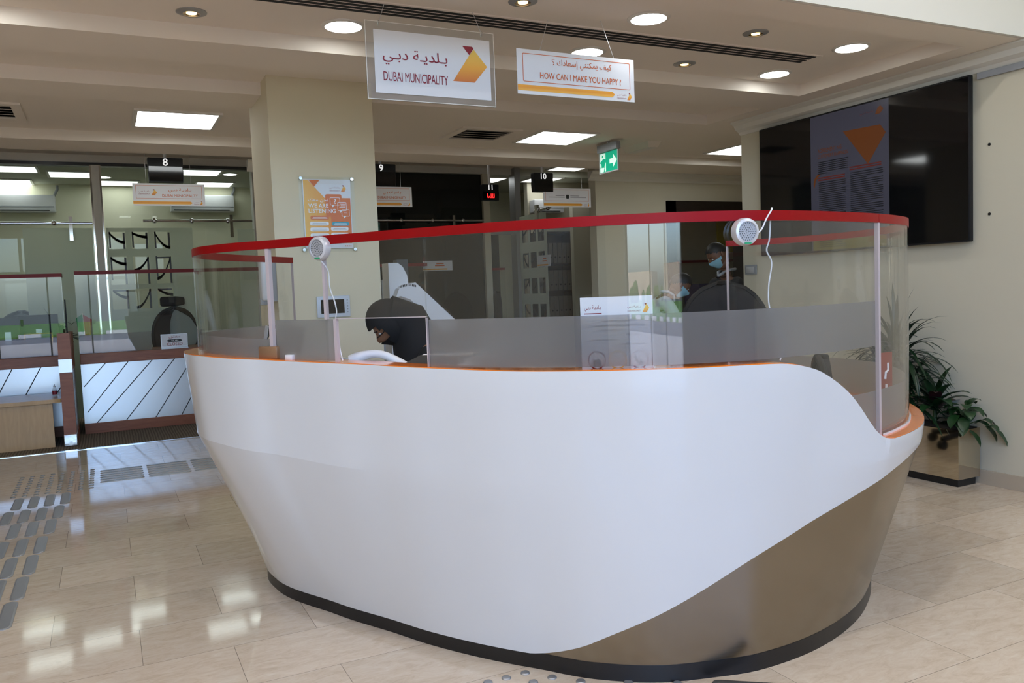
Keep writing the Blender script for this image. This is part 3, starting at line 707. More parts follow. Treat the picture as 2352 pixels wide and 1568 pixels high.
def cord(name, pts, label, r=.0028):
    P = []
    for th, z, o in pts:
        P.append(Vector(pol(rS(th) + o, th, z)))
    Q = []                                                   # smooth the run
    for i in range(len(P) - 1):
        p0, p1, p2, p3 = P[max(i - 1, 0)], P[i], P[i + 1], P[min(i + 2, len(P) - 1)]
        for k in range(6):
            t = k / 6; Q.append(.5 * ((2 * p1) + (p2 - p0) * t + (2 * p0 - 5 * p1 + 4 * p2 - p3) * t * t + (3 * p1 - p0 - 3 * p2 + p3) * t ** 3))
    Q.append(P[-1])
    b = MB(); b.tube(Q, r, 6); o = part(name, b, 'white_plastic', None, True); tag(o, label, 'cord'); return o
cord('speaker_cord', [(203.6, 1.645, .022), (203.6, 1.60, -.014), (203.8, 1.53, -.014), (204.6, 1.47, -.014), (204.9, 1.43, -.013), (204.7, 1.40, -.012), (205.0, 1.34, -.013), (205.2, 1.28, -.012), (205.5, 1.228, -.016)],
     'thin white cord dropping from the left speaker to the ledge')
cord('speaker_cord', [(266.3, 1.655, .020), (267.6, 1.672, .014), (268.5, 1.715, .013), (269.3, ZT + .002, .012), (269.6, ZT + .004, 0), (269.8, 1.70, -.013), (269.6, 1.64, -.013), (269.2, 1.60, -.014), (269.9, 1.555, -.013), (269.4, 1.47, -.014), (269.5, 1.39, -.014), (271.0, 1.30, -.013), (271.8, 1.26, -.013), (271.0, 1.195, -.014)],
     'thin white cord looped over the red strip by the right speaker')

# ------------------------------------------------------------------ signs
AR_DM = ar([0xFE91, 0x640, 0xFEE0, 0xFEAA, 0xFEF3, 0x640, 0xFE94], [0xFEA9, 0xFE91, 0x640, 0xFEF2])
AR_HOW = ar([0xFEDB, 0xFEF4, 0xFED2], [0xFEF3, 0xFEE4, 0xFEDC, 0xFEE8, 0xFEE8, 0xFEF2], [0xFE87, 0xFEB3, 0xFECC, 0xFE8E, 0xFEA9, 0xFED9], [0x61F])
AR_WITH = ar([0xFEE7, 0xFEA4, 0xFEE6], [0xFEE3, 0xFECC, 0xFEDA])
AR_SHUT = ar([0xFEE3, 0xFED0, 0xFEE0, 0xFED6])
def poly(name, pts, m, parent, d=.001, t=.0008):
    b = MB(); b.prism(pts, d, d + t, 'XY'); return part(name, b, m, parent, False, False)
def rrect(x0, x1, y0, y1, r, n=5):
    P = []
    for cx, cy, a0 in ((x1 - r, y1 - r, 0), (x0 + r, y1 - r, 90), (x0 + r, y0 + r, 180), (x1 - r, y0 + r, 270)):
        for i in range(n + 1):
            a = math.radians(a0 + 90 * i / n); P.append((cx + r * math.cos(a), cy + r * math.sin(a)))
    return P
def outline(name, x0, x1, y0, y1, w, m, parent, d=.001, r=.004):
    o = rrect(x0, x1, y0, y1, r); i = rrect(x0 + w, x1 - w, y0 + w, y1 - w, max(r - w, .0005)); n = len(o)
    b = MB(); b.add([(*p, d) for p in o] + [(*p, d) for p in i], [(k, (k + 1) % n, n + (k + 1) % n, n + k) for k in range(n)])
    return part(name, b, m, parent, False, False)
def logo(parent, x0, x1, y0, y1, d=.001):
    """folded ribbon emblem: gold body and red fold"""
    w, h = x1 - x0, y1 - y0; Q = lambda a, c: (x0 + a * w, y0 + c * h)
    poly('emblem_body', [Q(0, 0), Q(.62, 0), Q(1, .47), Q(.62, .93), Q(.49, .75)], 'logo_gold', parent, d, .0006)
    poly('emblem_fold', [Q(.30, 1), Q(.58, 1), Q(.62, .95), Q(.49, .76)], 'maroon_ink', parent, d + .0003, .0006)
def mini_logo(parent, x0, x1, y0, y1, d=.001):
    w = x1 - x0
    logo(parent, x0 + .68 * w, x1, y0, y1, d)
    lettering('small_lettering', AR_DM, (x0, x0 + .62 * w, y0 + (y1 - y0) * .42, y0 + (y1 - y0) * .80), 'maroon_ink', parent, d)
    lettering('small_lettering', 'DUBAI MUNICIPALITY', (x0, x0 + .62 * w, y0 + (y1 - y0) * .10, y0 + (y1 - y0) * .28), 'maroon_ink', parent, d)
def wire(parent, p, q, r=.0016, name='hanging_wire', m='silver_plastic'):
    b = MB(); b.tube([p, q], r, 5); return part(name, b, m, parent, False, False)

def logo_sign():
    t = thing('hanging_sign', 'large clear acrylic hanging sign with white panel and gold ribbon emblem', 'sign', (1.693, 4.3, 2.733), frame='front')
    w, h = .375, .205
    b = MB(); b.box(-w, w, -h, h, -.004, .004); part('acrylic_board', b, 'acrylic_board', t, False, False)
    b = MB(); b.box(-w + .045, w - .03, -h + .035, h - .045, .0045, .008); part('white_panel', b, 'board_white', t, False, False)
    outline('board_edge', -w, w, -h, h, .004, 'trim_white', t, .0046, .002)
    logo(t, .115, .325, -.078, .118, .009)
    lettering('lettering', AR_DM, (-.285, .085, -.02, .066), 'maroon_ink', t, .009, .012)
    lettering('lettering', 'DUBAI MUNICIPALITY', (-.285, .085, -.105, -.055), 'maroon_ink', t, .009, .010)
    wire(t, (-.30, h - .015, .006), (-.245, .317, -.04)); wire(t, (.30, h - .015, .006), (.262, .317, -.02))
    for x in (-.30, .30):
        b = MB(); b.tube([(x, h - .022, -.008), (x, h + .006, .0), (x + .004, h - .004, .010), (x, h - .022, .012)], .0022, 6); part('hook', b, 'chrome', t, True, False)
logo_sign()
def question_sign():
    t = thing('hanging_sign', 'white hanging sign with orange frame and wording about making you happy', 'sign', (2.555, 4.2, 2.715), frame='front')
    w, h = .395, .125
    b = MB(); b.box(-w, w, -h, h, -.003, .003); part('board', b, 'board_white', t, False, False)
    outline('frame_line', -w + .035, w - .03, -.055, h - .022, .0035, 'orange_ink', t, .004, .008)
    lettering('lettering', AR_HOW, (-.17, .235, .032, .085), 'orange_ink', t, .004, .006)
    lettering('lettering', 'HOW CAN I MAKE YOU HAPPY ?', (-.25, .30, -.032, .004), 'orange_ink', t, .004, .010)
    poly('arrow_strip', [(-w, -.105), (.235, -.105), (.255, -.089), (.235, -.073), (-w, -.073)], 'arrow_gold', t, .004)
    mini_logo(t, .27, .375, -.115, -.072, .004)
    wire(t, (-.245, h, 0), (-.13, .335, -.10)); wire(t, (.255, h, 0), (.17, .335, 0))
question_sign()
def counter_sign(x0, x1, z0, z1, y, label, kind='name', zc=3.4):
    w, h = (x1 - x0) / 2, (z1 - z0) / 2
    t = thing('counter_sign', label, 'sign', ((x0 + x1) / 2, y, (z0 + z1) / 2), frame='front', group='hanging name boards over the service counters')
    b = MB(); b.box(-w, w, -h, h, -.003, .003); part('board', b, 'board_white', t, False, False)
    outline('frame_line', -w + .028, w - .028, -h * .36, h - .018, .003, 'orange_ink', t, .004, .003)
    poly('arrow_strip', [(-w, -h * .86), (w * .58, -h * .86), (w * .64, -h * .73), (w * .58, -h * .60), (-w, -h * .60)], 'arrow_gold', t, .004)
    mini_logo(t, w * .68, w * .93, -h * .90, -h * .55, .004)
    if kind == 'name':
        lettering('lettering', AR_DM, (-.02 * w, .62 * w, .20 * h, .60 * h), 'orange_ink', t, .004, .006)
        lettering('lettering', 'DUBAI MUNICIPALITY', (-.2 * w, .80 * w, -.20 * h, .05 * h), 'orange_ink', t, .004, .012)
        mini_logo(t, -.84 * w, -.34 * w, -.05 * h, .48 * h, .004)
    else:
        b = MB(); b.prism(rrect(-.065 * w, .065 * w, -.10 * h, .32 * h, .012), .004, .005, 'XY'); part('crest', b, 'black_ink', t, False, False)
        b = MB()
        for k, (a, c, zz) in enumerate(((-.78, -.12, .04), (-.5, -.12, .20), (.12, .8, .04), (.12, .5, .20))): b.box(a * w, c * w, zz * h - .004, zz * h + .004, .004, .0045)
        part('fine_print', b, 'grey_ink', t, False, False)
    wire(t, (-w * .62, h, 0), (-w * .62, zc - (z0 + z1) / 2, 0)); wire(t, (w * .62, h, 0), (w * .62, zc - (z0 + z1) / 2, 0))
counter_sign(.32, .99, 2.455, 2.675, 9.0, 'name board hanging directly under the number 8 display')
counter_sign(2.55, 3.22, 2.465, 2.69, 9.0, 'name board hanging beside the pillar under the number 9 display')
counter_sign(4.93, 5.61, 2.48, 2.715, 9.0, 'hanging board with a small black crest under the number 10 display', 'crest')
def display(x0, x1, z0, z1, y, num, label, led=None, page=None):
    w, h = (x1 - x0) / 2, (z1 - z0) / 2; zc = (z0 + z1) / 2
    t = thing('counter_display', label, 'number display', ((x0 + x1) / 2, y, zc), frame='front', group='black number displays over the service counters')
    b = MB(); P = [(-w * .96, h), (w * .96, h), (w, h * .9), (w * .98, h * .3), (w, -h * .2), (w * .96, -h), (-w * .96, -h), (-w, -h * .2), (-w * .98, h * .3), (-w, h * .9)]
    b.prism(P, -.05, .03, 'XY'); part('housing', b, 'black_plastic', t, False, False)
    b = MB(); b.prism([(-w * .94, h * .28), (w * .94, h * .28), (w * .96, -h * .2), (w * .92, -h * .92), (-w * .92, -h * .92), (-w * .96, -h * .2)], .031, .036, 'XY'); part('led_window', b, 'black_gloss', t, False, False)
    lettering('number', num, (-w * .5, w * .5, h * .34, h * .95), 'led_white', t, .032, .02, 'h')
    if led:
        b = MB()
        for k, xx in enumerate((-.40, -.22, .02, .20, .38)):
            b.box(xx * w - .006, xx * w + .006, -h * .66, -h * (.16 if k != 1 else .46), .0365, .038); 
        b.box(-.40 * w, -.26 * w, -h * .70, -h * .60, .0365, .038); b.box(-.1 * w, .38 * w, -h * .70, -h * .60, .0365, .038)
        part('led_digits', b, 'led_red', t, False, False)
    b = MB(); b.cyl((0, h, -.01), (0, 3.4 - zc, -.01), .016, 10); part('hanging_rod', b, 'white_plastic', t, True, False)
display(.47, .80, 2.69, 2.93, 9.02, '8', 'black number 8 display hanging at the left counter')
display(2.70, 3.04, 2.69, 2.94, 9.02, '9', 'black number 9 display beside the pillar')
display(4.80, 5.07, 2.665, 2.895, 9.02, '10', 'black number 10 display by the crest board')
display(4.55, 4.79, 2.665, 2.875, 10.0, '11', 'black number 11 display with red lit digits', led=True)

# ------------------------------------------------------------------ television on the right wall
def television():
    yc, zc = 4.755, 2.268; w, h = 1.013, .568
    t = thing('television', 'very large black television mounted on the cream wall', 'television', (5.464, yc, zc), frame='tv')
    b = MB(); b.rbox(-w, w, -h, h, .022, .062, .006); part('casing', b, 'black_plastic', t, True, False)
    b = MB(); b.box(-w + .012, w - .012, -h + .014, h - .012, .0622, .0632); part('screen', b, 'black_gloss', t, False, False)
    b = MB(); b.box(-.45, .45, -.3, .3, 0, .022); part('wall_bracket', b, 'black_plastic', t, False, False)
    d = .0636; x0, x1, y0, y1 = -.408, .364, -h + .014, h - .014
    b = MB(); b.box(x0, x1, y0, y1, d - .0004, d); pg = part('displayed_page', b, 'screen_page', t, False, False)
    X = lambda a: x0 + (x1 - x0) * a
    Y = lambda c: y1 - (y1 - y0) * c
    poly('page_emblem', [(X(.44), Y(.155)), (X(.90), Y(.165)), (X(.965), Y(.225)), (X(.75), Y(.42))], 'screen_orange', t, d + .0003, .0004)
    logo_pts = [(X(.84), Y(.09)), (X(.90), Y(.09)), (X(.94), Y(.062)), (X(.905), Y(.035)), (X(.875), Y(.045))]
    poly('page_logo', logo_pts, 'screen_orange', t, d + .0003, .0004)
    lettering('page_heading', 'AGREEMENT NG', (X(.10), X(.42), Y(.275), Y(.245)), 'screen_orange', t, d + .0004, .01)
    lettering('page_heading', 'CUSTOMERS HAPPINESS', (X(.10), X(.50), Y(.315), Y(.290)), 'screen_orange', t, d + .0004, .01)
    lettering('page_heading', AR_DM, (X(.66), X(.82), Y(.075), Y(.055)), 'screen_red', t, d + .0004, .01)
    rnd = random.Random(5); b = MB()
    for k in range(7): b.box(X(.10), X(.50 if k < 6 else .22), Y(.348 + k * .014), Y(.342 + k * .014), d + .0003, d + .0006)
    for k in range(34): b.box(X(.11), X(.47 - rnd.random() * .06 * (k % 4 == 3)), Y(.50 + k * .0145), Y(.494 + k * .0145), d + .0003, d + .0006)
    for k in range(26): b.box(X(.53), X(.93 - rnd.random() * .2 * (k % 4 == 3)), Y(.465 + k * .0145), Y(.459 + k * .0145), d + .0003, d + .0006)
    part('page_text', b, 'screen_dark', t, False, False)
    b = MB()
    for k in range(2):
        b.box(X(.10), X(.46), Y(.466 + k * .016), Y(.457 + k * .016), d + .0003, d + .0006); b.box(X(.52), X(.91), Y(.426 + k * .016), Y(.417 + k * .016), d + .0003, d + .0006)
    part('page_subheading', b, 'screen_red', t, False, False)
    poly('page_ribbon', [(X(.035), Y(.50)), (X(.05), Y(.46)), (X(.09), Y(.435)), (X(.135), Y(.43)), (X(.07), Y(.475)), (X(.05), Y(.53))], 'screen_orange', t, d + .0003, .0004)
    b = MB(); b.box(X(.02), X(.965), Y(1.0), Y(.925), d + .0003, d + .0006); part('page_footer', b, 'screen_olive', t, False, False)
television()
t = thing('cable_trunking', 'grey cable trunking along the wall under the cornice', 'trunking', (5.47, 3.0, 2.85))
b = MB(); b.box(5.448, 5.47, 1.2, 3.72, 2.80, 2.842); part('duct', b, 'grey_plastic', t)
for zz, l in ((2.35, 'upper small dark bolt hole in the wall right of the television'), (1.88, 'lower small dark bolt hole in the wall right of the television')):
    t = thing('wall_plug', l, 'wall plug', (5.47, 3.645, zz)); b = MB(); b.lathe([(.010, .001), (.010, -.004), (.004, -.005)], (0, 0, 0), 12, 'X'); part('plug', b, 'black_plastic', t, False, False)
t = thing('wall_switch', 'small grey switch plate low on the wall end below the television', 'switch', (5.47, 5.975, 1.585), frame='tv')
b = MB(); b.rbox(-.075, .075, -.045, .045, 0, .012, .004); part('plate', b, 'grey_plastic', t, True, False)
b = MB(); b.rbox(-.05, .05, -.028, .028, .012, .017, .003); part('rocker', b, 'silver_plastic', t, True, False)

# ------------------------------------------------------------------ on the pillar
def poster():
    t = thing('poster', 'orange and white listening poster in a clear holder on the cream pillar', 'poster', (1.495, 6.0, 2.087), frame='front')
    w, h = .175, .248
    b = MB(); b.box(-w - .027, w + .027, -h - .025, h + .018,   .016, .021); part('clear_holder', b, 'holder_acrylic', t, False, False)
    b = MB(); b.box(-w, w, -h, h, .012, .0155); part('sheet', b, 'white_paper', t, False, False)
    d = .0160
    poly('gold_field', [(-w + .006, h - .006), (-w + .04, h - .006), (-.02, .115), (w - .006, .115), (w - .006, -h + .035), (-w + .006, -h + .035)], 'poster_gold', t, d, .0003)
    poly('orange_triangle', [(-w + .045, h - .006), (-w + .125, h - .006), (-w + .083, h - .055)], 'deep_orange', t, d + .0003, .0003)
    poly('orange_block', rrect(-.015, .105, -.02, .142, .014), 'deep_orange', t, d + .0003, .0003)
    poly('orange_block', rrect(.02, w - .006, -.10, .105, .014), 'deep_orange', t, d + .0005, .0003)
    lettering('lettering', AR_WITH, (-w + .035, .005, .083, .112), 'white_ink', t, d + .0012, .012)
    lettering('lettering', 'WE ARE', (-w + .035, .005, .044, .073), 'white_ink', t, d + .0012, .016)
    lettering('lettering', 'LISTENING', (-w + .035, .058, .006, .035), 'white_ink', t, d + .0012, .016)
    def bubble(x0, x1, y0, y1, name='speech_bubble'):
        outline(name, x0, x1, y0, y1, .0035, 'white_ink', t, d + .0012, .008)
        poly('bubble_tail', [(x0 + .014, y0), (x0 + .032, y0), (x0 + .016, y0 - .016)], 'white_ink', t, d + .001, .0003)
    bubble(.018, .092, .062, .118); bubble(.072, .138, .022, .086); bubble(.100, .158, -.018, .032)
    lettering('lettering', '?', (.044, .068, .072, .108), 'white_ink', t, d + .0012, .016, 'h')
    b = MB()
    for k, (a, c) in enumerate(((.095, .128), (.095, .128), (.085, .128))): b.box(a, c, .070 - k * .013, .0735 - k * .013, d + .001, d + .0014)
    for k in range(3): b.cyl((.118 + k * .010, .008, d + .001), (.118 + k * .010, .008, d + .0014), .0025, 8)
    part('bubble_marks', b, 'white_ink', t, False, False)
    for x0, x1, y, m in ((-w + .045, .006, -.028, 'deep_orange'), (-w + .04, .002, -.070, 'white_ink'), (-w + .04, .002, -.112, 'white_ink'), (.025, .152, -.072, 'teal_ink'), (.015, .145, -.108, 'white_ink'), (-w + .04, .002, -.154, 'white_ink'), (.015, .145, -.150, 'white_ink')):
        poly('text_pill', rrect(x0, x1, y - .014, y + .014, .012), m, t, d + .0010, .0004)
        b = MB(); b.box(x0 + .02, x1 - .02, y + .002, y + .0045, d + .0015, d + .0018); b.box(x0 + .015, x1 - .015, y - .006, y - .0035, d + .0015, d + .0018)
        part('pill_text', b, 'grey_ink' if m == 'white_ink' else 'white_ink', t, False, False)
    mini_logo(t, .020, .140, .158, .208, d + .0003)
    b = MB()
    for k in range(4): b.box(.115 + k * .013, .122 + k * .013, -h + .012, -h + .019, d, d + .0003)
    part('footer_marks', b, 'deep_orange', t, False, False)
    for x in (-w - .012, w + .010):
        for y in (-h - .010, h + .004):
            b = MB(); b.cyl((x, y, 0), (x, y, .03), .011, 18); part('standoff', b, 'chrome', t, True, False)
poster()
t = thing('intercom_monitor', 'silver video intercom monitor with dark screen on the cream pillar', 'intercom', (1.50, 6.0, 1.415), frame='front')
b = MB(); b.rbox(-.122, .122, -.078, .078, 0, .024, .006); part('housing', b, 'pale_blue_plastic', t, True, False)
b = MB(); b.box(-.094, .078, -.050, .052, .0242, .0255); part('screen', b, 'black_gloss', t, False, False)
for k in range(5):
    b = MB(); b.cyl((.101, .045 - k * .022, .024), (.101, .045 - k * .022, .027), .0045, 10); part('button', b, 'grey_plastic', t, True, False)
t = thing('soap_dispenser', 'white wall dispenser on the left side of the cream pillar', 'dispenser', (1.11, 6.08, 1.62))
b = MB(); b.rbox(-.105, -.012, -.06, .06, -.145, .15, .02, 3); part('cover', b, 'white_plastic', t, True, False)
b = MB(); b.box(-.030, 0, -.062, .062, -.15, .15); part('back_plate', b, 'grey_plastic', t, False, False)
b = MB(); b.rbox(-.115, -.06, -.03, .03, -.175, -.13, .01); part('nozzle', b, 'grey_plastic', t, True, False)

# ------------------------------------------------------------------ service counters
YC = 10.72
def red_screen(x0, x1, z0, z1, y, label, frost=None, ret=True):
    t = thing('counter_screen', label, 'screen', ((x0 + x1) / 2, y, z0), group='clear counter screens with red top strips')
    b = MB(); b.box(x0, x1, y - .004, y + .004, z0, z1 - .001); part('acrylic_panel', b, 'acrylic', t)
    b = MB(); b.box(x0, x1, y - .007, y + .007, z1 - .042, z1); part('red_strip', b, 'dark_red', t)
    if frost:
        b = MB(); b.box(frost[0], frost[1], y + .0045, y + .0055, frost[2], frost[3]); part('frosted_band', b, 'frost_film', t)
    if ret:
        b = MB(); b.box(x1 - .008, x1, y, y + .22, z0, z1 - .001); part('side_panel', b, 'acrylic', t)
        b = MB(); b.box(x1 - .012, x1 + .003, y + .007, y + .22, z1 - .042, z1); part('red_strip', b, 'dark_red', t)
    return t
def counter(x0, x1, label, lines, y=YC):
    t = thing('service_counter', label, 'counter', ((x0 + x1) / 2, y + .3, 0), group='wood and metal service counters')
    b = MB(); b.rbox(x0, x1, y - .02, y + .62, .81, .93, .006); part('countertop', b, 'red_wood', t)
    b = MB(); b.box(x0, x1, y, y + .03, .12, .81); part('front_panel', b, 'panel_metal', t)
    b = MB(); b.box(x0, x1, y - .012, y + .03, 0, .12); part('plinth', b, 'red_wood', t)
    b = MB(); b.box(x0, x0 + .03, y + .03, y + .6, 0, .81); b.box(x1 - .03, x1, y + .03, y + .6, 0, .81); part('end_panel', b, 'red_wood', t)
    b = MB()
    for (a, c), (d, e) in lines:                              # dark joints between the slanted metal panels
        dx, dz = d - a, e - c; l = math.hypot(dx, dz); nx, nz = -dz / l * .005, dx / l * .005
        b.prism([(a + nx, c + nz), (d + nx, e + nz), (d - nx, e - nz), (a - nx, c - nz)], y - .0015, y, 'XZ')
    part('panel_joints', b, 'slot_black', t)
    return t
L8 = [((-.03, .81), (-.27, .55)), ((.21, .81), (-.25, .25)), ((.47, .81), (-.16, .12)), ((.72, .81), (.15, .12)), ((.93, .81), (.47, .12)), ((1.16, .81), (.76, .12)), ((1.42, .81), (.95, .12)), ((1.68, .81), (1.25, .12))]
counter(-.29, 1.80, 'service counter below the number 8 display, behind the reception desk', L8)
L7 = [((-1.52, .81), (-1.9, .30)), ((-1.25, .81), (-1.62, .14)), ((-.97, .81), (-1.33, .14)), ((-.69, .81), (-1.06, .14)), ((-.42, .70), (-.78, .14))]
counter(-2.3, -.41, 'service counter at the left edge behind the low oak table', L7)
L9 = [((3.5, .81), (3.15, .12)), ((3.72, .81), (3.38, .12)), ((4.05, .81), (3.6, .12)), ((4.4, .81), (4.0, .12)), ((4.8, .81), (4.4, .12))]
counter(2.72, 5.2, 'service counter seen through the document slot beside the pillar', L9)
red_screen(-.29, 1.77, .93, 1.885, YC + .02, 'red topped clear screen on the counter below number 8', (-.28, .48, .935, 1.15), False)
red_screen(-2.3, -.42, .93, 1.865, YC + .02, 'red topped clear screen on the far left counter', (-2.29, -.45, .935, 1.13))
red_screen(2.75, 4.02, .93, 1.89, YC + .02, 'red topped clear screen on the counter beside the pillar', None)
red_screen(5.75, 6.5, .93, 1.87, 13.4, 'red topped screen seen through the gap beside the dark post', None, False)
b = MB(); b.box(5.7, 6.55, 13.38, 13.9, 0, .93); o = part('back_counter', b, 'dark_wood'); tag(o, 'dark counter under the bright window beyond number 11', 'counter')

def divider():
    t = thing('counter_divider', 'red wood post and side panel between the two left counters', 'partition', (-.41, 9.95, 0))
    b = MB(); b.box(-.47, -.35, 9.9, 10.0, .13, .79); b.box(-.47, -.35, 9.9, 10.0, .93, 1.205); part('post', b, 'red_wood', t)
    b = MB(); b.box(-.473, -.347, 9.897, 10.003, .79, .93); part('metal_band', b, 'panel_metal', t, label='brushed metal band')
    b = MB(); b.rbox(-.475, -.345, 9.893, 10.005, 0, .13, .008); part('foil_foot', b, 'foil', t, label='crumpled silver foil foot')
    b = MB(); b.box(-.40, -.345, 10.0, 10.72, .80, 1.20); part('upper_panel', b, 'red_wood', t)
    b = MB(); b.box(-.395, -.35, 10.0, 10.72, .12, .80); part('lower_panel', b, 'panel_metal', t)
    b = MB(); b.box(-.40, -.345, 10.0, 10.72, 0, .12); part('plinth', b, 'red_wood', t)
    b = MB(); b.box(-.378, -.368, 9.95, 11.2, 1.205, 1.56); part('glass_divider', b, 'partition_glass', t)
    b = MB(); b.box(-.380, -.366, 9.946, 9.952, 1.205, 1.56); part('glass_edge', b, 'slot_black', t)
divider()
def oak_table():
    t = thing('side_table', 'low oak table with rounded top in front of the left counter', 'table', (-1.2, 10.2, 0))
    b = MB(); b.prism([(-2.4, 9.90)] + [(-.56 + .14 * math.sin(a), 10.04 - .14 * math.cos(a)) for a in [PI / 2 * i / 8 for i in range(9)]] + [(-.42, 10.66), (-2.4, 10.66)], .475, .515, 'XY'); part('tabletop', b, 'oak', t)
    b = MB(); b.box(-2.35, -.56, 9.955, 9.985, 0, .475); part('front_panel', b, 'oak', t)
    b = MB(); b.box(-2.35, -2.32, 9.985, 10.62, 0, .475); part('side_panel', b, 'oak', t)
oak_table()
t = thing('sanitizer_bottle', 'small clear bottle standing on the low oak table', 'bottle', (-.545, 10.25, .515))
b = MB(); b.lathe([(.020, 0), (.024, .01), (.024, .075), (.012, .095), (.010, .10)], n=18); part('body', b, 'acrylic_board', t, True, False)
b = MB(); b.lathe([(.0245, .02), (.0245, .06)], n=18); part('label_band', b, 'maroon_ink', t, True, False)
b = MB(); b.lathe([(.011, .10), (.011, .115), (.005, .116), (.005, .13), (.001, .13)], n=14); part('cap', b, 'white_plastic', t, True, False)
def closed_sign():
    t = thing('closed_sign', 'white tabletop sign reading we are closed on the counter', 'sign', (.73, YC + .005, 1.017), frame='front')
    b = MB(); b.box(-.15, .15, -.087, .088, -.02, -.002); part('board', b, 'silver_plastic', t, False, False)
    b = MB(); b.box(-.14, .14, -.060, .078, -.002, .0); part('face', b, 'white_paper', t, False, False)
    lettering('lettering', AR_SHUT, (-.06, .07, .035, .068), 'maroon_ink', t, .001, .01)
    poly('black_arrow', [(-.09, .010), (-.06, .024), (.07, .024), (.09, .010), (.07, -.006), (-.06, -.006)], 'black_ink', t, .001)
    lettering('lettering', 'WE ARE', (-.035, .045, .002, .016), 'white_ink', t, .0025, .01)
    lettering('lettering', 'CLOSED', (-.085, .09, -.050, -.016), 'maroon_ink', t, .001, .01)
    b = MB(); b.box(-.15, .15, -.087, -.078, -.02, .05); part('foot', b, 'silver_plastic', t, False, False)
closed_sign()
t = thing('tablet', 'gold rimmed tablet propped behind the frosted band on the left counter', 'tablet', (-.70, 10.86, .93)); t.rotation_euler = (math.radians(-14), 0, 0)
b = MB(); b.rbox(-.145, .145, -.006, .006, .04, .27, .005); part('rim', b, 'gold_pot', t, True, False)
b = MB(); b.box(-.130, .130, -.0075, -.006, .055, .255); part('screen', b, 'tablet_screen', t, False, False)
b = MB(); b.box(-.05, .05, 0, .10, 0, .04); part('stand', b, 'black_plastic', t, False, False)

# ------------------------------------------------------------------ glazed partition behind the counters and the offices beyond
YP = 11.9
def partition():
    b = MB(); b.box(-6.5, 6.05, YP, YP + .1, 3.30, 3.40); struct('trim_5', b, 'fascia_white')
    b = MB(); b.box(-6.5, 3.0, YP - .02, YP + .12, 3.26, 3.30); struct('trim_6', b, 'frame_dark')
    for x in (-2.05, 0.0):
        b = MB(); b.box(x - .045, x + .045, YP - .03, YP + .13, 0, 3.27); o = struct('trim_7', b, 'fascia_white')
        for s in (-1, 1):
            b = MB(); b.box(x + s * .055 - .010, x + s * .055 + .010, YP - .03, YP + .13, 0, 3.27); struct('chrome_edge', b, 'chrome', False, o)
    b = MB(); b.box(-6.5, -.07, YP + .03, YP + .04, .05, 3.26); b.box(.07, 1.95, YP + .03, YP + .04, .05, 3.26); struct('window_3', b, 'partition_glass')
    b = MB(); b.box(1.93, 2.05, YP - .05, YP + .14, 0, 3.3); struct('trim_8', b, 'fascia_white')
    b = MB(); b.box(2.05, 5.42, YP + .02, YP + .04, .05, 3.29); struct('window_4', b, 'tinted_glass')
    b = MB(); b.box(5.42, 5.53, YP - .04, YP + .12, 0, 3.3); struct('trim_9', b, 'cream_wall')
    b = MB(); b.box(5.95, 6.05, YP - .1, YP + .1, 0, 3.40); struct('trim_10', b, 'dull_steel')
    b = MB(); b.box(5.53, 5.95, YP, YP + .08, 2.36, 2.44); struct('trim_11', b, 'dull_steel')
    b = MB(); b.box(2.05, 5.42, YP + .06, YP + .07, .05, 3.29); struct('wall_back', b, 'dark_grey')
partition()
def pattern_glass(label, x0, x1, y, z0, z1, cells, along='x', shift=0):
    """frosted sheet with clear square windows holding dark drawn strokes"""
    t = thing('frosted_glass', label, 'glass panel', ((x0 + x1) / 2 if along == 'x' else y, y if along == 'x' else (x0 + x1) / 2, z0))
    S = (lambda b, a0, a1, c0, c1, d0, d1: b.box(a0, a1, y + d0, y + d1, c0, c1)) if along == 'x' else (lambda b, a0, a1, c0, c1, d0, d1: b.box(y + d0, y + d1, a0, a1, c0, c1))
    xs = sorted({x0, x1, *[c[0] for c in cells], *[c[1] for c in cells]}); zs = sorted({z0, z1, *[c[2] for c in cells], *[c[3] for c in cells]})
    b = MB()
    for i in range(len(xs) - 1):
        for j in range(len(zs) - 1):
            mx, mz = (xs[i] + xs[i + 1]) / 2, (zs[j] + zs[j + 1]) / 2
            if not any(c[0] < mx < c[1] and c[2] < mz < c[3] for c in cells): S(b, xs[i], xs[i + 1], zs[j], zs[j + 1], 0, .004)
    part('frosted_sheet', b, 'frost_pattern', t)
    rnd = random.Random(len(cells) + shift)
    for c in cells:
        b = MB(); w, h = c[1] - c[0], c[3] - c[2]; q = .014
        if rnd.random() < .85: S(b, c[1] - .03, c[1] - .006, c[2], c[3] - .01, 0, .004)
        if rnd.random() < .7: S(b, c[0] + .006, c[0] + .026, c[2] + h * rnd.uniform(0, .5), c[3], 0, .004)
        if rnd.random() < .6: S(b, c[0] + .02, c[1] - .02, c[3] - .03, c[3] - .008, 0, .004)
        k0, s0 = rnd.choice(((0, 1), (1, -1), (0, .6))), rnd.uniform(.3, .9)
        for k in range(44):                                    # one sweeping pen stroke from edge to edge
            t_ = k / 43; x = c[0] + q + (w - 2 * q) * (t_ if k0[0] == 0 else 1 - t_); z = c[3] - .02 - h * s0 * (1 - (1 - t_) ** 2) * abs(k0[1]); z = max(z, c[2] + q)
            S(b, x - q * .35, x + q * .35, z - q * (.8 + t_), min(c[3], z + q), 0, .004)
        part('letter_motif', b, 'frame_dark', t)
cells8 = [(.10 + .27 * i, .30 + .27 * i, z, z + h) for i in range(3) for z, h in ((2.20, .22), (1.74, .36), (1.42, .26))]
pattern_glass('frosted office glass with lettered square windows under the number 8 board', .08, 1.12, YP - .03, .05, 2.47, cells8)
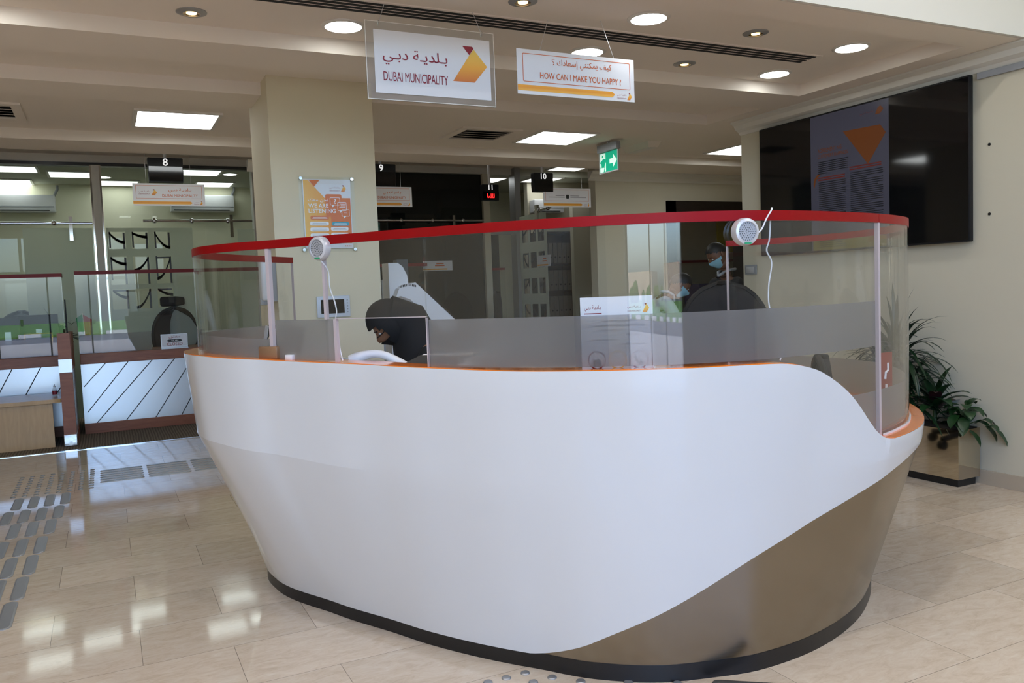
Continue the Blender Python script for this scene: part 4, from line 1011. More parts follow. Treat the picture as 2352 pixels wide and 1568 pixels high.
pattern_glass('frosted office glass left of the cream glazing post', -.85, -.08, YP - .03, .05, 2.47, [])
pattern_glass('frosted office glass beside the pillar behind the number 8 counter', 1.70, 1.92, YP - .03, .05, 2.45, [])
def rail(x0, x1, y, z, label, along='x'):
    t = thing('glass_door_rail', label, 'rail', ((x0 + x1) / 2 if along == 'x' else y, y if along == 'x' else (x0 + x1) / 2, z), group='chrome rails holding the office glass')
    P = (lambda a: (a, y, z)) if along == 'x' else (lambda a: (y, a, z))
    b = MB(); b.cyl(P(x0), P(x1), .018, 14); part('bar', b, 'chrome', t, True)
    n = max(2, int(abs(x1 - x0) / .45))
    for k in range(n):
        b = MB(); b.ball(P(x0 + (x1 - x0) * (k + .3) / n), .034, 14, 10); part('roller', b, 'chrome', t, True)
    b = MB(); q = P(x0 + (x1 - x0) * .8); b.box(q[0] - .02, q[0] + .02, q[1] - .01, q[1] + .06, z - .22, z + .08); part('bracket', b, 'chrome', t)
rail(-1.3, -.07, YP - .06, 2.53, 'chrome glass rail left of the cream glazing post')
rail(.52, 1.90, YP - .06, 2.56, 'chrome glass rail under the number 8 name board')
rail(2.9, 5.4, YP - .06, 2.57, 'chrome glass rail across the dark tinted partition')
def aircon(x0, x1, y, z0, z1, label):
    t = thing('air_conditioner', label, 'air conditioner', ((x0 + x1) / 2, y, z0), group='white split air conditioners in the offices')
    b = MB(); b.rbox(x0, x1, y - .2, y, z0, z1, .02, 2); part('casing', b, 'white_plastic', t, True)
    b = MB(); b.box(x0 + .04, x1 - .08, y - .204, y - .19, z0 + .015, z0 + .03); part('outlet', b, 'slot_black', t)
    b = MB(); b.box(x0 + .02, x1 - .02, y - .206, y - .198, z0 + .07, z0 + .085); part('flap', b, 'grey_plastic', t)
    b = MB(); b.tube([(x1 - .02, y - .03, z1), (x1 + .03, y - .03, z1 + .1), (x1 + .03, y - .03, z1 + .16)], .02, 8); part('pipe', b, 'grey_plastic', t, True)
aircon(-1.55, -.55, 14.09, 2.87, 3.12, 'white split air conditioner at the far left of the office wall')
aircon(1.02, 1.97, 14.09, 2.89, 3.15, 'white split air conditioner behind the number 8 name board')
aircon(6.62, 7.2, 12.61, 2.76, 2.98, 'white split air conditioner behind the number 11 display')
t = thing('office_desk', 'white office desk behind the glass near the pillar', 'desk', (1.5, 13.2, 0))
b = MB(); b.rbox(.95, 2.1, 12.8, 13.5, 1.0, 1.03, .005); part('tabletop', b, 'white_plastic', t)
for x in (1.0, 2.05):
    b = MB(); b.box(x - .02, x + .02, 12.85, 13.45, 0, 1.0); part('leg', b, 'grey_plastic', t)
pattern_glass('frosted glass wall of the side office behind the number 11 display', 10.9, YP - .12, 6.0, .05, 2.62,
              [(10.98 + .26 * i, 11.18 + .26 * i, z, z + .24) for i in range(3) for z in (1.0, 1.4, 1.8, 2.2)], 'y', 3)
rail(10.7, 11.2, 5.97, 2.66, 'short chrome rail on the side office glass', 'y')
def small_board(loc, rot, w, h, label):
    t = thing('notice_board', label, 'sign', loc, group='small white boards on the partitions'); t.rotation_euler = rot
    b = MB(); b.box(-w, w, -h, h, -.003, .003); part('board', b, 'white_paper', t, False, False)
    poly('arrow_strip', [(-w, -h * .85), (w * .6, -h * .85), (w * .68, -h * .72), (w * .6, -h * .58), (-w, -h * .58)], 'arrow_gold', t, .004)
    b = MB(); b.box(-w * .1, w * .4, h * .3, h * .5, .004, .0045); b.box(-w * .2, w * .45, -h * .1, h * .1, .004, .0045); part('fine_print', b, 'orange_ink', t, False, False)
small_board((4.62, YP - .02, 1.885), FR['front'], .24, .075, 'small white board on the dark tinted partition')
small_board((5.985, 10.98, 1.89), (PI / 2, 0, -PI / 2), .20, .085, 'small white board on the frosted side office glass')

def bookcase():
    t = thing('bookcase', 'tall dark bookcase with rows of grey binders in the side office', 'bookcase', (6.95, 12.4, 0))
    x0, x1 = 6.62, 7.24
    b = MB(); b.box(x0, x1, 12.56, 12.6, 0, 2.42); part('back', b, 'dark_wood', t)
    for x in (x0, x1 - .03):
        b = MB(); b.box(x, x + .03, 12.2, 12.56, 0, 2.42); part('side', b, 'dark_wood', t)
    for z in (.05, .52, .96, 1.40, 1.86, 2.39):
        b = MB(); b.box(x0 + .03, x1 - .03, 12.2, 12.56, z, z + .03); part('shelf', b, 'dark_wood', t)
    for r, z in enumerate((.99, 1.43, 1.89)):
        for k in range(6):
            x = x0 + .05 + k * .086
            q = thing('binder', 'grey office binder on the %s shelf of the tall bookcase' % ('lower', 'middle', 'upper')[r], 'binder', (x + .04, 12.3, z), group='grey binders on the %s shelf' % ('lower', 'middle', 'upper')[r])
            b = MB(); b.rbox(x, x + .08, 12.22, 12.5, z, z + .34, .004); part('cover', b, 'binder_grey', q)
            b = MB(); b.cyl((x + .04, 12.221, z + .10), (x + .04, 12.214, z + .10), .014, 12); part('finger_hole', b, 'slot_black', q)
bookcase()
def low_case():
    t = thing('bookcase', 'low black bookcase under the potted plant in the side office', 'bookcase', (7.5, 12.2, 0))
    x0, x1 = 7.26, 8.0
    b = MB(); b.box(x0, x1, 12.4, 12.43, 0, 1.92); part('back', b, 'mesh_black', t)
    for x in (x0, x1 - .03):
        b = MB(); b.box(x, x + .03, 12.02, 12.4, 0, 1.90); part('side', b, 'mesh_black', t)
    for z in (.5, 1.0, 1.40, 1.90):
        b = MB(); b.box(x0, x1, 12.02, 12.4, z, z + .03); part('shelf', b, 'mesh_black', t)
    for k, (x, h, m, l) in enumerate(((7.27, .34, 'book_pale', 'white spined book at the left end of the low bookcase'), (7.395, .19, 'book_green', 'short green book in the row on the low bookcase'), (7.425, .25, 'book_teal', 'teal book second in the row on the low bookcase'), (7.455, .28, 'book_pale', 'pale book in the middle of the row on the low bookcase'),
                                       (7.485, .31, 'book_red', 'red book in the row on the low bookcase'), (7.515, .30, 'book_green', 'tall green book ending the row on the low bookcase'))):
        q = thing('book', l, 'book', (x, 12.1, 1.43), group='books on the low bookcase')
        b = MB(); b.box(x, x + .026, 12.06, 12.24, 1.432, 1.43 + h); part('cover', b, m, q)
low_case()
t = thing('picture_frame', 'small black and white picture frame beside the gold plant pot', 'picture frame', (7.36, 11.98, 2.035), frame='front'); t.rotation_euler = (PI / 2 - .15, 0, .12)
t.location = (7.38, 12.06, 2.03)
b = MB(); b.box(-.075, .075, -.10, .10, -.012, .0); part('frame', b, 'black_plastic', t, False, False)
outline('inner_border', -.05, .05, -.075, .075, .008, 'white_ink', t, .001, .003)
b = MB(); b.box(-.03, -.018, -.05, .05, .001, .0015); b.box(-.03, .03, -.005, .008, .001, .0015); b.box(.01, .022, -.05, .05, .001, .0015); part('drawing', b, 'white_ink', t, False, False)

# ------------------------------------------------------------------ chairs, screens and things on the desks
def chair_proto():
    t = thing('office_chair', 'black office chair', 'chair', (0, 0, 0), group='black office chairs')
    b = MB(); b.rbox(-.25, .25, -.24, .24, .52, .60, .03, 3); part('seat', b, 'charcoal', t, True, False)
    b = MB()
    def back(u, v):
        x = (u - .5) * .52 * max(.10, math.sqrt(max(0, 1 - max(0, (v - .35) / .65) ** 2.6)) - .25 * max(0, 1 - 2 * v) ** 2); z = .66 + v * .62; return (x, .23 + .05 * (1 - (2 * u - 1) ** 2) - .10 * (v - .3) ** 2 + .06 * v, z)
    b.grid(back, 18, 18); b.grid(lambda u, v: (back(u, v)[0], back(u, v)[1] + .035, back(u, v)[2]), 18, 18)
    part('backrest', b, 'mesh_black', t, True, False)
    b = MB(); P = [back(0, k / 18) for k in range(19)] + [back(k / 8, 1) for k in range(1, 9)] + [back(1, 1 - k / 18) for k in range(1, 19)] + [back(1 - k / 8, 0) for k in range(1, 9)]
    b.tube([(p[0], p[1] + .016, p[2]) for p in P], .022, 8); part('back_frame', b, 'black_plastic', t, True, False)
    for s in (-1, 1):
        b = MB(); b.tube([(s * .26, .05, .55), (s * .31, .03, .62), (s * .31, .0, .76)], .018, 8); b.rbox(s * .31 - .035, s * .31 + .035, -.16, .12, .76, .79, .012); part('armrest', b, 'black_plastic', t, True, False)
    b = MB(); b.tube([(0, .20, .56), (0, .29, .62), (0, .30, .72)], .03, 8); part('back_support', b, 'black_plastic', t, True, False)
    b = MB(); b.cyl((0, 0, .10), (0, 0, .52), .03, 14); part('stem', b, 'dull_steel', t, True, False)
    for k in range(5):
        a = 2 * PI * k / 5; b = MB(); b.tube([(0, 0, .11), (.28 * math.cos(a), .28 * math.sin(a), .075)], .022, 8); g = part('leg', b, 'black_plastic', t, True, False)
        b = MB(); b.cyl((.28 * math.cos(a) - .02 * math.sin(a), .28 * math.sin(a) + .02 * math.cos(a), .033), (.28 * math.cos(a) + .02 * math.sin(a), .28 * math.sin(a) - .02 * math.cos(a), .033), .033, 14); part('castor', b, 'black_plastic', g, True, False)
    return t
ch = chair_proto(); first = [True]
def chair(x, y, rz, s, label, head=False):
    c = ch if first[0] else dup(ch); first[0] = False
    c.location = (x, y, 0); c.rotation_euler = (0, 0, rz); c.scale = (s, s, s); c['label'] = label
    return c
chair(3.84, 4.56, math.radians(150), 1.15, 'black office chair behind the desk near the right speaker')
chair(3.08, 4.78, math.radians(165), 1.08, 'black office chair just showing over the notice stand')
chair(.88, 11.55, math.radians(10), 1.10, 'black mesh office chair behind the closed sign')
chair(-.96, 11.65, math.radians(-5), 1.12, 'black office chair behind the far left counter')
chair(4.98, 11.3, math.radians(-120), 1.13, 'black office chair in front of the dark tinted partition')
chair(3.16, 3.29, math.radians(233), .84, 'black office chair low inside the right end of the desk')
hd = MB(); hd.rbox(-.15, .15, .27, .31, 1.30, 1.42, .03, 3)
c8 = [o for o in bpy.data.objects if o.get('label') == 'black mesh office chair behind the closed sign'][0]
part('headrest', hd, 'mesh_black', c8, True, False)

def monitor(x, y, z, w, h, rz, label, stand=True, tilt=0, m='black_plastic'):
    t = thing('monitor', label, 'monitor', (x, y, z), rz)
    b = MB(); b.rbox(-w / 2, w / 2, -.02, .02, .12, .12 + h, .008); part('casing', b, m, t, True, False)
    b = MB(); b.box(-w / 2 + .012, w / 2 - .012, .0202, .0215, .132, .108 + h); part('screen', b, 'black_gloss', t, False, False)
    b = MB(); b.box(-.03, .03, -.05, -.02, .0, .12 + h * .5); part('neck', b, 'dull_steel', t, False, False)
    b = MB(); b.rbox(-.12, .12, -.11, .07, 0, .014, .005); part('base', b, m, t, False, False)
    return t
monitor(-1.02, 11.15, .93, .50, .33, .05, 'black monitor back at the far left edge of the counter')
monitor(-.70, 11.12, .95, .40, .33, -.06, 'black monitor back beside the wood divider post')
t = thing('small_monitor', 'small dark desk screen near the gooseneck microphone inside the desk', 'monitor', (.84, 4.62, 1.14), math.radians(35)); t.rotation_euler = (math.radians(12), math.radians(4), math.radians(25))
b = MB(); b.rbox(-.10, .14, -.012, .012, .02, .20, .006); part('casing', b, 'black_plastic', t, True, False)
b = MB(); b.box(-.092, .132, -.0135, -.012, .03, .192); part('screen', b, 'charcoal', t, False, False)
b = MB(); b.box(-.11, -.104, -.012, .012, .02, .205); part('silver_edge', b, 'silver_plastic', t, False, False)
b = MB(); b.tube([(0, .01, .05), (0, .05, -.1), (0, .06, -.38)], .02, 8); b.cyl((0, .06, -.39), (0, .06, -.375), .09, 16); part('stand', b, 'black_plastic', t, True, False)
t = thing('microphone', 'chrome gooseneck microphone beside the small dark screen', 'microphone', (.74, 4.50, .75))
b = MB(); b.cyl((0, 0, 0), (0, 0, .03), .05, 20); part('base', b, 'black_plastic', t, True, False)
b = MB(); b.tube([(0, 0, .03), (-.01, 0, .30), (.0, .0, .46), (.05, .02, .555), (.09, .035, .585)], .0055, 8); part('gooseneck', b, 'chrome', t, True, False)
b = MB(); b.tube([(.085, .033, .582), (.15, .055, .612)], .011, 10); part('head', b, 'black_plastic', t, True, False)
def slot_sign():
    p, n = local_frame(250.0, 1.19, -.04)
    t = thing('notice_stand', 'clear stand with a white printed notice behind the frosted band', 'notice', p); t.rotation_euler = (PI / 2, 0, math.atan2(n.y, n.x) + PI / 2)
    w = .130
    b = MB(); b.box(-w - .004, w + .004, .0, .275, -.004, -.002); part('clear_holder', b, 'acrylic', t, False, False)
    b = MB(); b.box(-w, w, .003, .265, -.0015, 0); part('sheet', b, 'white_paper', t, False, False)
    b = MB(); b.box(-w - .004, w + .004, .0, .004, -.004, .03); part('foot', b, 'acrylic', t, False, False)
    mini_logo(t, .040, .118, .205, .238, .0005)
    lettering('lettering', AR_DM, (-.115, -.055, .213, .236), 'red_vinyl', t, .0005)
    b = MB(); b.box(-.117, -.053, .204, .207, .0005, .0008); part('rule_line', b, 'red_vinyl', t, False, False)
    b = MB()
    for k, (a, c) in enumerate(((-.05, .07), (-.09, .10), (-.06, .0), (.03, .09), (-.09, .0), (.02, .10))): b.box(a, c, .175 - k * .017, .180 - k * .017, .0005, .0008)
    part('printed_lines', b, 'collar_grey', t, False, False)
    for k, m in ((-.075, 'red_vinyl'), (0, 'gold_ink'), (.078, 'red_vinyl')):
        b = MB(); n_ = 28; b.add([(k + .033 * math.cos(2 * PI * i / n_), .036 + .033 * math.sin(2 * PI * i / n_), .0006) for i in range(n_)] + [(k + .029 * math.cos(2 * PI * i / n_), .036 + .029 * math.sin(2 * PI * i / n_), .0006) for i in range(n_)], [(i, (i + 1) % n_, n_ + (i + 1) % n_, n_ + i) for i in range(n_)])
        part('printed_ring', b, m, t, False, False)
    b = MB(); b.box(-.088, -.060, .012, .038, .0006, .0009); b.prism([(.058, .045), (.066, .05), (.075, .03), (.092, .022), (.096, .03), (.085, .016), (.066, .026)], .0006, .0009, 'XY'); part('printed_icon', b, 'charcoal', t, False, False)
slot_sign()
def telephone():
    p = Vector(pol(rS(207) - .20, 207, 1.06))
    t = thing('telephone', 'white desk telephone with raised handset inside the desk', 'telephone', p, math.radians(-30))
    b = MB(); b.add([(-.10, -.09, 0), (.12, -.09, 0), (.12, .09, 0), (-.10, .09, 0), (-.10, -.09, .13), (.12, -.09, .05), (.12, .09, .05), (-.10, .09, .13)], [(3, 2, 1, 0), (4, 5, 6, 7), (0, 1, 5, 4), (1, 2, 6, 5), (2, 3, 7, 6), (3, 0, 4, 7)]); part('body', b, 'white_plastic', t, False, False)
    b = MB(); P = [(-.13 + .26 * k / 10, -.03, .155 + .055 * math.sin(PI * k / 10) - .006 * k) for k in range(11)]; b.tube(P, .02, 10, rs=[.027, .026, .022, .018, .017, .017, .017, .018, .022, .026, .027]); part('handset', b, 'white_plastic', t, True, False)
    b = MB(); b.box(.10, .135, -.05, .0, .05, .09); part('cradle', b, 'white_plastic', t, False, False)
    b = MB(); b.box(.0, .11, .02, .07, .09, .094); part('keypad', b, 'grey_plastic', t, False, False)
    b = MB(); b.box(-.09, .11, -.08, .08, -.31, 0); part('riser_box', b, 'charcoal', t, False, False)
telephone()
def tilted_tablet():
    p = Vector(pol(rS(219) - .17, 219, zR(219) - .03))
    t = thing('document_scanner', 'dark topped tablet with white edge lying behind the document slot', 'scanner', p, math.radians(219 - 180 - 90 + 8))
    b = MB(); b.add([(-.11, -.06, 0), (.14, -.06, 0), (.14, .10, .0), (-.11, .10, .0), (-.13, -.08, .012), (.14, -.08, .012), (.14, .12, .055), (-.08, .12, .055)], [(3, 2, 1, 0), (4, 5, 6, 7), (0, 1, 5, 4), (1, 2, 6, 5), (2, 3, 7, 6), (3, 0, 4, 7)]); part('body', b, 'white_paper', t, False, False)
    b = MB(); b.add([(-.128, -.078, .0135), (.139, -.078, .0135), (.139, .095, .0505), (-.088, .095, .0505), (-.128, -.078, .0150), (.139, -.078, .0150), (.139, .095, .0520), (-.088, .095, .0520)], [(3, 2, 1, 0), (4, 5, 6, 7), (0, 1, 5, 4), (1, 2, 6, 5), (2, 3, 7, 6), (3, 0, 4, 7)]); part('dark_plate', b, 'charcoal', t, False, False)
tilted_tablet()
for th, w, m, l in ((225.5, .06, 'white_paper', 'small cream leaflet lying on the inner shelf beside the document slot'), (230.5, .09, 'brown_top', 'dark brown folder on the inner shelf left of the notice'), (236.5, .035, 'laminate', 'narrow tan pad on the inner shelf between the dark folders'),
                    (241.5, .10, 'grey_plastic', 'grey keypad lying on the inner shelf close to the notice'), (246.5, .045, 'white_paper', 'white leaflet on the inner shelf just left of the notice'), (256.8, .07, 'brown_top', 'dark folder on the inner shelf right of the notice')):
    p = Vector(pol(rS(th) - .17, th, zR(th) - .0215)); t = thing('leaflet' if 'leaf' in l else 'keypad' if 'keypad' in l else 'folder', l, 'stationery', p, math.radians(th + 90))
    b = MB(); b.rbox(-w, w, -.085, .085, 0, .012 if m != 'white_paper' else .004, .0015); part('cover', b, m, t, False, False)
    b = MB(); b.box(-w * .8, -w * .7, -.07, .07, .0122 if m != 'white_paper' else .0042, .0135 if m != 'white_paper' else .005); part('white_edge', b, 'white_paper' if m != 'white_paper' else 'grey_ink', t, False, False)
    if 'keypad' in l:
        b = MB(); b.box(-.02, .06, -.04, .03, .012, .014); part('display', b, 'brown_top', t, False, False)
p, n = local_frame(192.2, 1.262, .012)
t = thing('glass_clamp', 'small bronze clamp block at the foot of the left screen joint', 'clamp', p, math.atan2(n.y, n.x))
b = MB(); b.rbox(-.05, .004, -.062, .04, -.028, .026, .006); part('block', b, 'bronze', t, True, False)
p, n = local_frame(195.6, 1.24, .006)
t = thing('edge_clip', 'small white clip on the ledge under the frosted pane', 'clip', p, math.atan2(n.y, n.x))
b = MB(); b.rbox(-.02, .006, -.02, .02, -.011, .012, .003); part('body', b, 'white_plastic', t, True, False)
t = thing('red_notice', 'red notice card with white marks standing at the right end of the desk', 'notice', (3.286, 2.705, .829)); t.rotation_euler = (PI / 2, 0, math.radians(8))
b = MB(); b.box(-.058, .058, 0, .30, -.002, .002); part('card', b, 'deep_red' if 'deep_red' in M else 'red_vinyl', t, False, False)
b = MB(); b.tube([(.0, .10, .003), (.005, .15, .003)], .007, 6); b.tube([(.02, .25, .003), (.02, .215, .003), (.0, .205, .003), (-.005, .175, .003)], .006, 6); part('printed_marks', b, 'white_ink', t, False, False)
b = MB(); b.box(-.058, .058, 0, .003, -.03, .03); part('foot', b, 'acrylic', t, False, False)

def kiosk():
    t = thing('kiosk', 'white kiosk with tilted screen standing behind the desk near the pillar', 'kiosk', (2.35, 6.45, 0))
    P = [(2.10, 1.46), (2.13, 1.53), (2.18, 1.56), (2.27, 1.575), (2.62, 1.24), (2.60, 1.17), (2.50, 1.16), (2.30, 1.36), (2.22, 1.44), (2.14, 1.47)]
    b = MB(); b.prism(P, 6.35, 6.68, 'XZ'); part('screen_housing', b, 'white_plastic', t)
    b = MB(); b.prism([(2.285, 1.585), (2.640, 1.245), (2.632, 1.235), (2.277, 1.575)], 6.36, 6.67, 'XZ'); part('screen', b, 'black_gloss', t)
    b = MB()
    for k in range(11):
        x = 2.135 + k * .013; b.box(x, x + .006, 6.346, 6.35, 1.535 - .0 * k + .012 * math.sin(k / 3.5), 1.553 + .012 * math.sin(k / 3.5))
    part('air_vents', b, 'slot_black', t)
    b = MB(); b.prism([(2.08, .9), (2.08, 1.74), (2.16, 1.74), (2.20, 1.71), (2.235, 1.64), (2.25, 1.50), (2.25, .9)], 6.45, 6.62, 'XZ'); part('column', b, 'white_plastic', t)
    b = MB(); b.rbox(2.05, 2.45, 6.32, 6.72, 0, .95, .02); part('pedestal', b, 'white_plastic', t)
kiosk()
t = thing('sign_post', 'grey upright post beside the white kiosk', 'post', (2.33, 6.85, 0))
b = MB(); b.box(2.27, 2.37, 6.80, 6.90, .02, 1.78); part('column', b, 'dark_grey', t)
b = MB(); b.box(2.268, 2.372, 6.798, 6.902, 1.3, 1.5); part('dark_band', b, 'black_plastic', t)
b = MB(); b.rbox(2.17, 2.47, 6.70, 7.0, 0, .02, .005); part('base', b, 'dark_grey', t)
t = thing('card_reader', 'white device with round button standing on the counter beside the pillar', 'card reader', (3.44, 10.85, .93))
b = MB(); b.rbox(-.05, .05, -.02, .02, .42, .75, .006); part('body', b, 'white_plastic', t, True, False)
b = MB(); b.cyl((0, -.02, .58), (0, -.024, .58), .02, 18); part('button', b, 'silver_plastic', t, True, False)
b = MB(); b.box(-.012, .012, -.012, .012, 0, .43); part('stem', b, 'black_plastic', t, False, False)
t = thing('display_stand', 'silver block stand on the counter beside the white device', 'stand', (3.52, 10.78, .93))
b = MB(); b.rbox(-.06, .06, -.04, .04, 0, .36, .006); part('column', b, 'silver_plastic', t, True, False)
t = thing('desk_flags', 'pair of small green and red flags on the counter by the divider', 'flag', (-.22, 11.05, .93))
b = MB(); b.cyl((0, 0, 0), (0, 0, .012), .04, 16); part('base', b, 'chrome', t, True, False)
b = MB(); b.tube([(0, 0, .01), (-.02, 0, .47)], .004, 6); part('pole', b, 'chrome', t, True, False)
b = MB(); b.grid(lambda u, v: (-.02 - .07 * u * (1 - .3 * v), .012 * math.sin(u * 5), .46 - .26 * v - .05 * u), 8, 8); part('green_flag', b, 'flag_green', t, True, False)
b = MB(); b.grid(lambda u, v: (-.015 + .09 * u * (1 - .3 * v), .014 * math.sin(u * 6) + .01, .45 - .30 * v - .06 * u), 8, 8); part('red_flag', b, 'flag_red', t, True, False)
b = MB(); b.box(-.215, -.09, 11.918, 11.922, 1.57, 1.85); o = part('paper_notice', b, 'white_paper'); tag(o, 'white printed sheet taped to the glass behind the flags', 'paper')
b = MB(); b.rbox(8.85, 9.3, 10.9, 11.3, 0, 1.45, .01); o = part('file_cabinet', b, 'purple_grey'); tag(o, 'dark purple file cabinet seen through the far doorway', 'cabinet')
b = MB(); b.box(7.0, 10.9, 11.8, 11.9, 0, 3.05); struct('wall_back', b, 'cream_wall')
red_screen(8.2, 10.6, .95, 1.86, 11.5, 'red topped screen seen through the dark doorway', None, False)
b = MB(); b.box(8.0, 10.7, 11.49, 11.78, 0, .95); o = part('back_counter', b, 'red_wood'); tag(o, 'wood counter beyond the dark doorway', 'counter')
b = MB(); b.box(10.0, 10.35, 11.78, 11.795, 2.0, 2.6); o = part('wall_notice', b, 'yellow_print'); tag(o, 'yellow notice on the wall beyond the dark doorway', 'notice')

# ------------------------------------------------------------------ plants
def leaf(b, base, dirv, length, width, droop=.3, n=7, fold=.12, up=Vector((0, 0, 1))):
    """one arching blade with a folded midrib"""
    d = Vector(dirv).normalized(); side = d.cross(up)
    side = side.normalized() if side.length > 1e-3 else Vector((1, 0, 0)); vs = []; p = Vector(base)
    for i in range(n + 1):
        t = i / n; w = width * math.sin(PI * min(1, .12 + .88 * t)) ** .8 * (1 if t < 1 else .02)
        nrm = side.cross(d)
        vs += [p - side * w * .5 + nrm * w * fold, p.copy(), p + side * w * .5 + nrm * w * fold]
        d = (d + Vector((0, 0, -droop / n * (.4 + 1.6 * t)))).normalized(); p = p + d * length / n
    b.add(vs, [f for i in range(n) for f in ((3 * i, 3 * i + 1, 3 * i + 4, 3 * i + 3), (3 * i + 1, 3 * i + 2, 3 * i + 5, 3 * i + 4))])
def planter():
    t = thing('planter', 'mirror polished steel planter box on a black plinth by the wall', 'planter', (5.36, 4.2, 0))
    x0, x1, y0, y1 = 5.215, 5.445, 3.70, 4.72
    b = MB(); b.box(x0, x1, y0, y1, .055, .40); part('box', b, 'mirror_steel', t)
    b = MB(); b.box(x0 + .02, x1 - .02, y0 + .02, y1 - .02, 0, .055); part('plinth', b, 'toe_black', t)
    b = MB(); b.box(x0 + .012, x1 - .012, y0 + .012, y1 - .012, .401, .405); part('soil', b, 'soil', t)
planter()
def tall_plant():
    rnd = random.Random(11); t = thing('dracaena', 'tall spiky leaved plant in the steel planter', 'plant', (5.28, 4.25, .40))
    b = MB()
    for x, y, h in ((0, 0, .50), (.05, .12, .36), (-.02, -.10, .24)): b.tube([(x, y, 0), (x + .02, y + .01, h * .6), (x, y, h)], .013, 7)
    part('stem', b, 'stem_green', t, True, False)
    b = MB()
    for x, y, h, n, L in ((0, 0, .56, 110, .50), (.05, .12, .40, 70, .42), (-.02, -.10, .28, 80, .42)):
        for k in range(n):
            a = rnd.uniform(0, 2 * PI); e = rnd.uniform(-.1, 1.35); z = h - rnd.uniform(0, .22)
            leaf(b, (x, y, z), (math.cos(a) * math.cos(e) * (.16 if math.cos(a) > 0 else 1), math.sin(a) * math.cos(e), math.sin(e)), L * rnd.uniform(.65, 1.1), .03, rnd.uniform(.9, 1.9), 8)
    o = part('foliage', b, 'leaf_dark', t, True, False, recalc=False); o['kind'] = 'stuff'
tall_plant()
def broad_plant():
    rnd = random.Random(4); t = thing('cordyline', 'broad dark leaved plant in the middle of the steel planter', 'plant', (5.31, 3.95, .40))
    b = MB(); b.tube([(0, 0, 0), (.0, 0, .16)], .014, 7); part('stem', b, 'stem_green', t, True, False)
    for k in range(17):
        a = k * 2.4 + rnd.uniform(-.2, .2); e = .25 + .9 * k / 17; b = MB()
        leaf(b, (0, 0, .10 + .004 * k), (math.cos(a) * math.cos(e) * (.3 if math.cos(a) > 0 else 1), math.sin(a) * math.cos(e), math.sin(e)), rnd.uniform(.24, .34), .085, 1.0, 8)
        part('leaf', b, 'leaf_mid' if k % 6 else 'leaf_red', t, True, False, recalc=False)
broad_plant()
def trailing_plant():
    rnd = random.Random(9); t = thing('pothos', 'trailing heart leaved plant hanging over the near corner of the planter', 'plant', (5.33, 3.76, .40))
    for k in range(34):
        a = rnd.uniform(0, 2 * PI); r = rnd.uniform(.02, .17); e = rnd.uniform(-.3, .9); b = MB()
        x, y = r * .55 * math.cos(a), r * math.sin(a) - .03; z = rnd.uniform(.02, .17)
        leaf(b, (x, y, z), (math.cos(a) * math.cos(e) * .7, math.sin(a) * math.cos(e), math.sin(e)), rnd.uniform(.09, .14), .075, 1.6, 6); part('leaf', b, 'leaf_mid', t, True, False, recalc=False)
    b = MB(); b.tube([(.02, -.04, .03), (.05, -.09, .06), (.08, -.15, .03), (.09, -.19, -.02)], .004, 6); part('vine', b, 'stem_green', t, True, False)
    for q in ((.09, -.19, .0), (.07, -.13, .02), (-.06, -.10, .0)):
        b = MB(); leaf(b, q, (.2, -.5, -.5), .13, .095, .9, 6); part('leaf', b, 'leaf_mid', t, True, False, recalc=False)
trailing_plant()
def office_plants():
    rnd = random.Random(2); t = thing('potted_plant', 'green plant in a gold pot on the low bookcase', 'plant', (7.20, 12.2, 1.935)); t.location.x = 7.42; t.location.y = 12.22
    b = MB(); b.lathe([(.10, 0), (.13, .02), (.135, .17), (.125, .17), (.12, .15), (.001, .15)], n=24); part('pot', b, 'gold_pot', t, True, False)
    b = MB()
    for k in range(46):
        a = rnd.uniform(0, 2 * PI); e = rnd.uniform(.1, 1.3); leaf(b, (0, 0, .15), (math.cos(a) * math.cos(e), math.sin(a) * math.cos(e) * .5, math.sin(e)), rnd.uniform(.18, .36), .045, 1.2, 6)
    o = part('foliage', b, 'leaf_dark', t, True, False, recalc=False); o['kind'] = 'stuff'
    t = thing('potted_plant', 'leafy plant behind the monitor on the left counter', 'plant', (-.52, 11.3, .93))
    b = MB(); b.lathe([(.06, 0), (.085, .12), (.075, .12), (.001, .10)], n=20); part('pot', b, 'white_plastic', t, True, False)
    b = MB()
    for k in range(22):
        a = rnd.uniform(0, 2 * PI); e = rnd.uniform(.3, 1.4); leaf(b, (0, 0, .12), (math.cos(a) * math.cos(e), math.sin(a) * math.cos(e), math.sin(e)), rnd.uniform(.25, .48), .07, .8, 6)
    o = part('foliage', b, 'leaf_dark', t, True, False, recalc=False); o['kind'] = 'stuff'
office_plants()

# ------------------------------------------------------------------ people
def skinned(name, J, E, m, parent, sub=2, rootj=None):
    """one continuous surface grown on a joint skeleton; J: name -> (x, y, z, radius[, radius2])"""
    me = bpy.data.meshes.new(name); names = list(J); me.from_pydata([J[k][:3] for k in names], [(names.index(a), names.index(c)) for a, c in E], [])
    o = bpy.data.objects.new(name, me); COL.objects.link(o)
    md = o.modifiers.new('skin', 'SKIN'); md.use_smooth_shade = True; md.branch_smoothing = .6
    sv = me.skin_vertices[0].data
    for i, k in enumerate(names):
        r = J[k][3:]; sv[i].radius = (r[0], r[1] if len(r) > 1 else r[0]); sv[i].use_root = (k == (rootj or names[0]))
    s = o.modifiers.new('sub', 'SUBSURF'); s.levels = sub; s.render_levels = sub
    dg = bpy.context.evaluated_depsgraph_get(); m2 = bpy.data.meshes.new_from_object(o.evaluated_get(dg)); bpy.data.objects.remove(o); m2.name = name
    m2.materials.clear(); m2.materials.append(M[m])
    for p in m2.polygons: p.use_smooth = True
    q = bpy.data.objects.new(name, m2); COL.objects.link(q); q.parent = parent
    return q
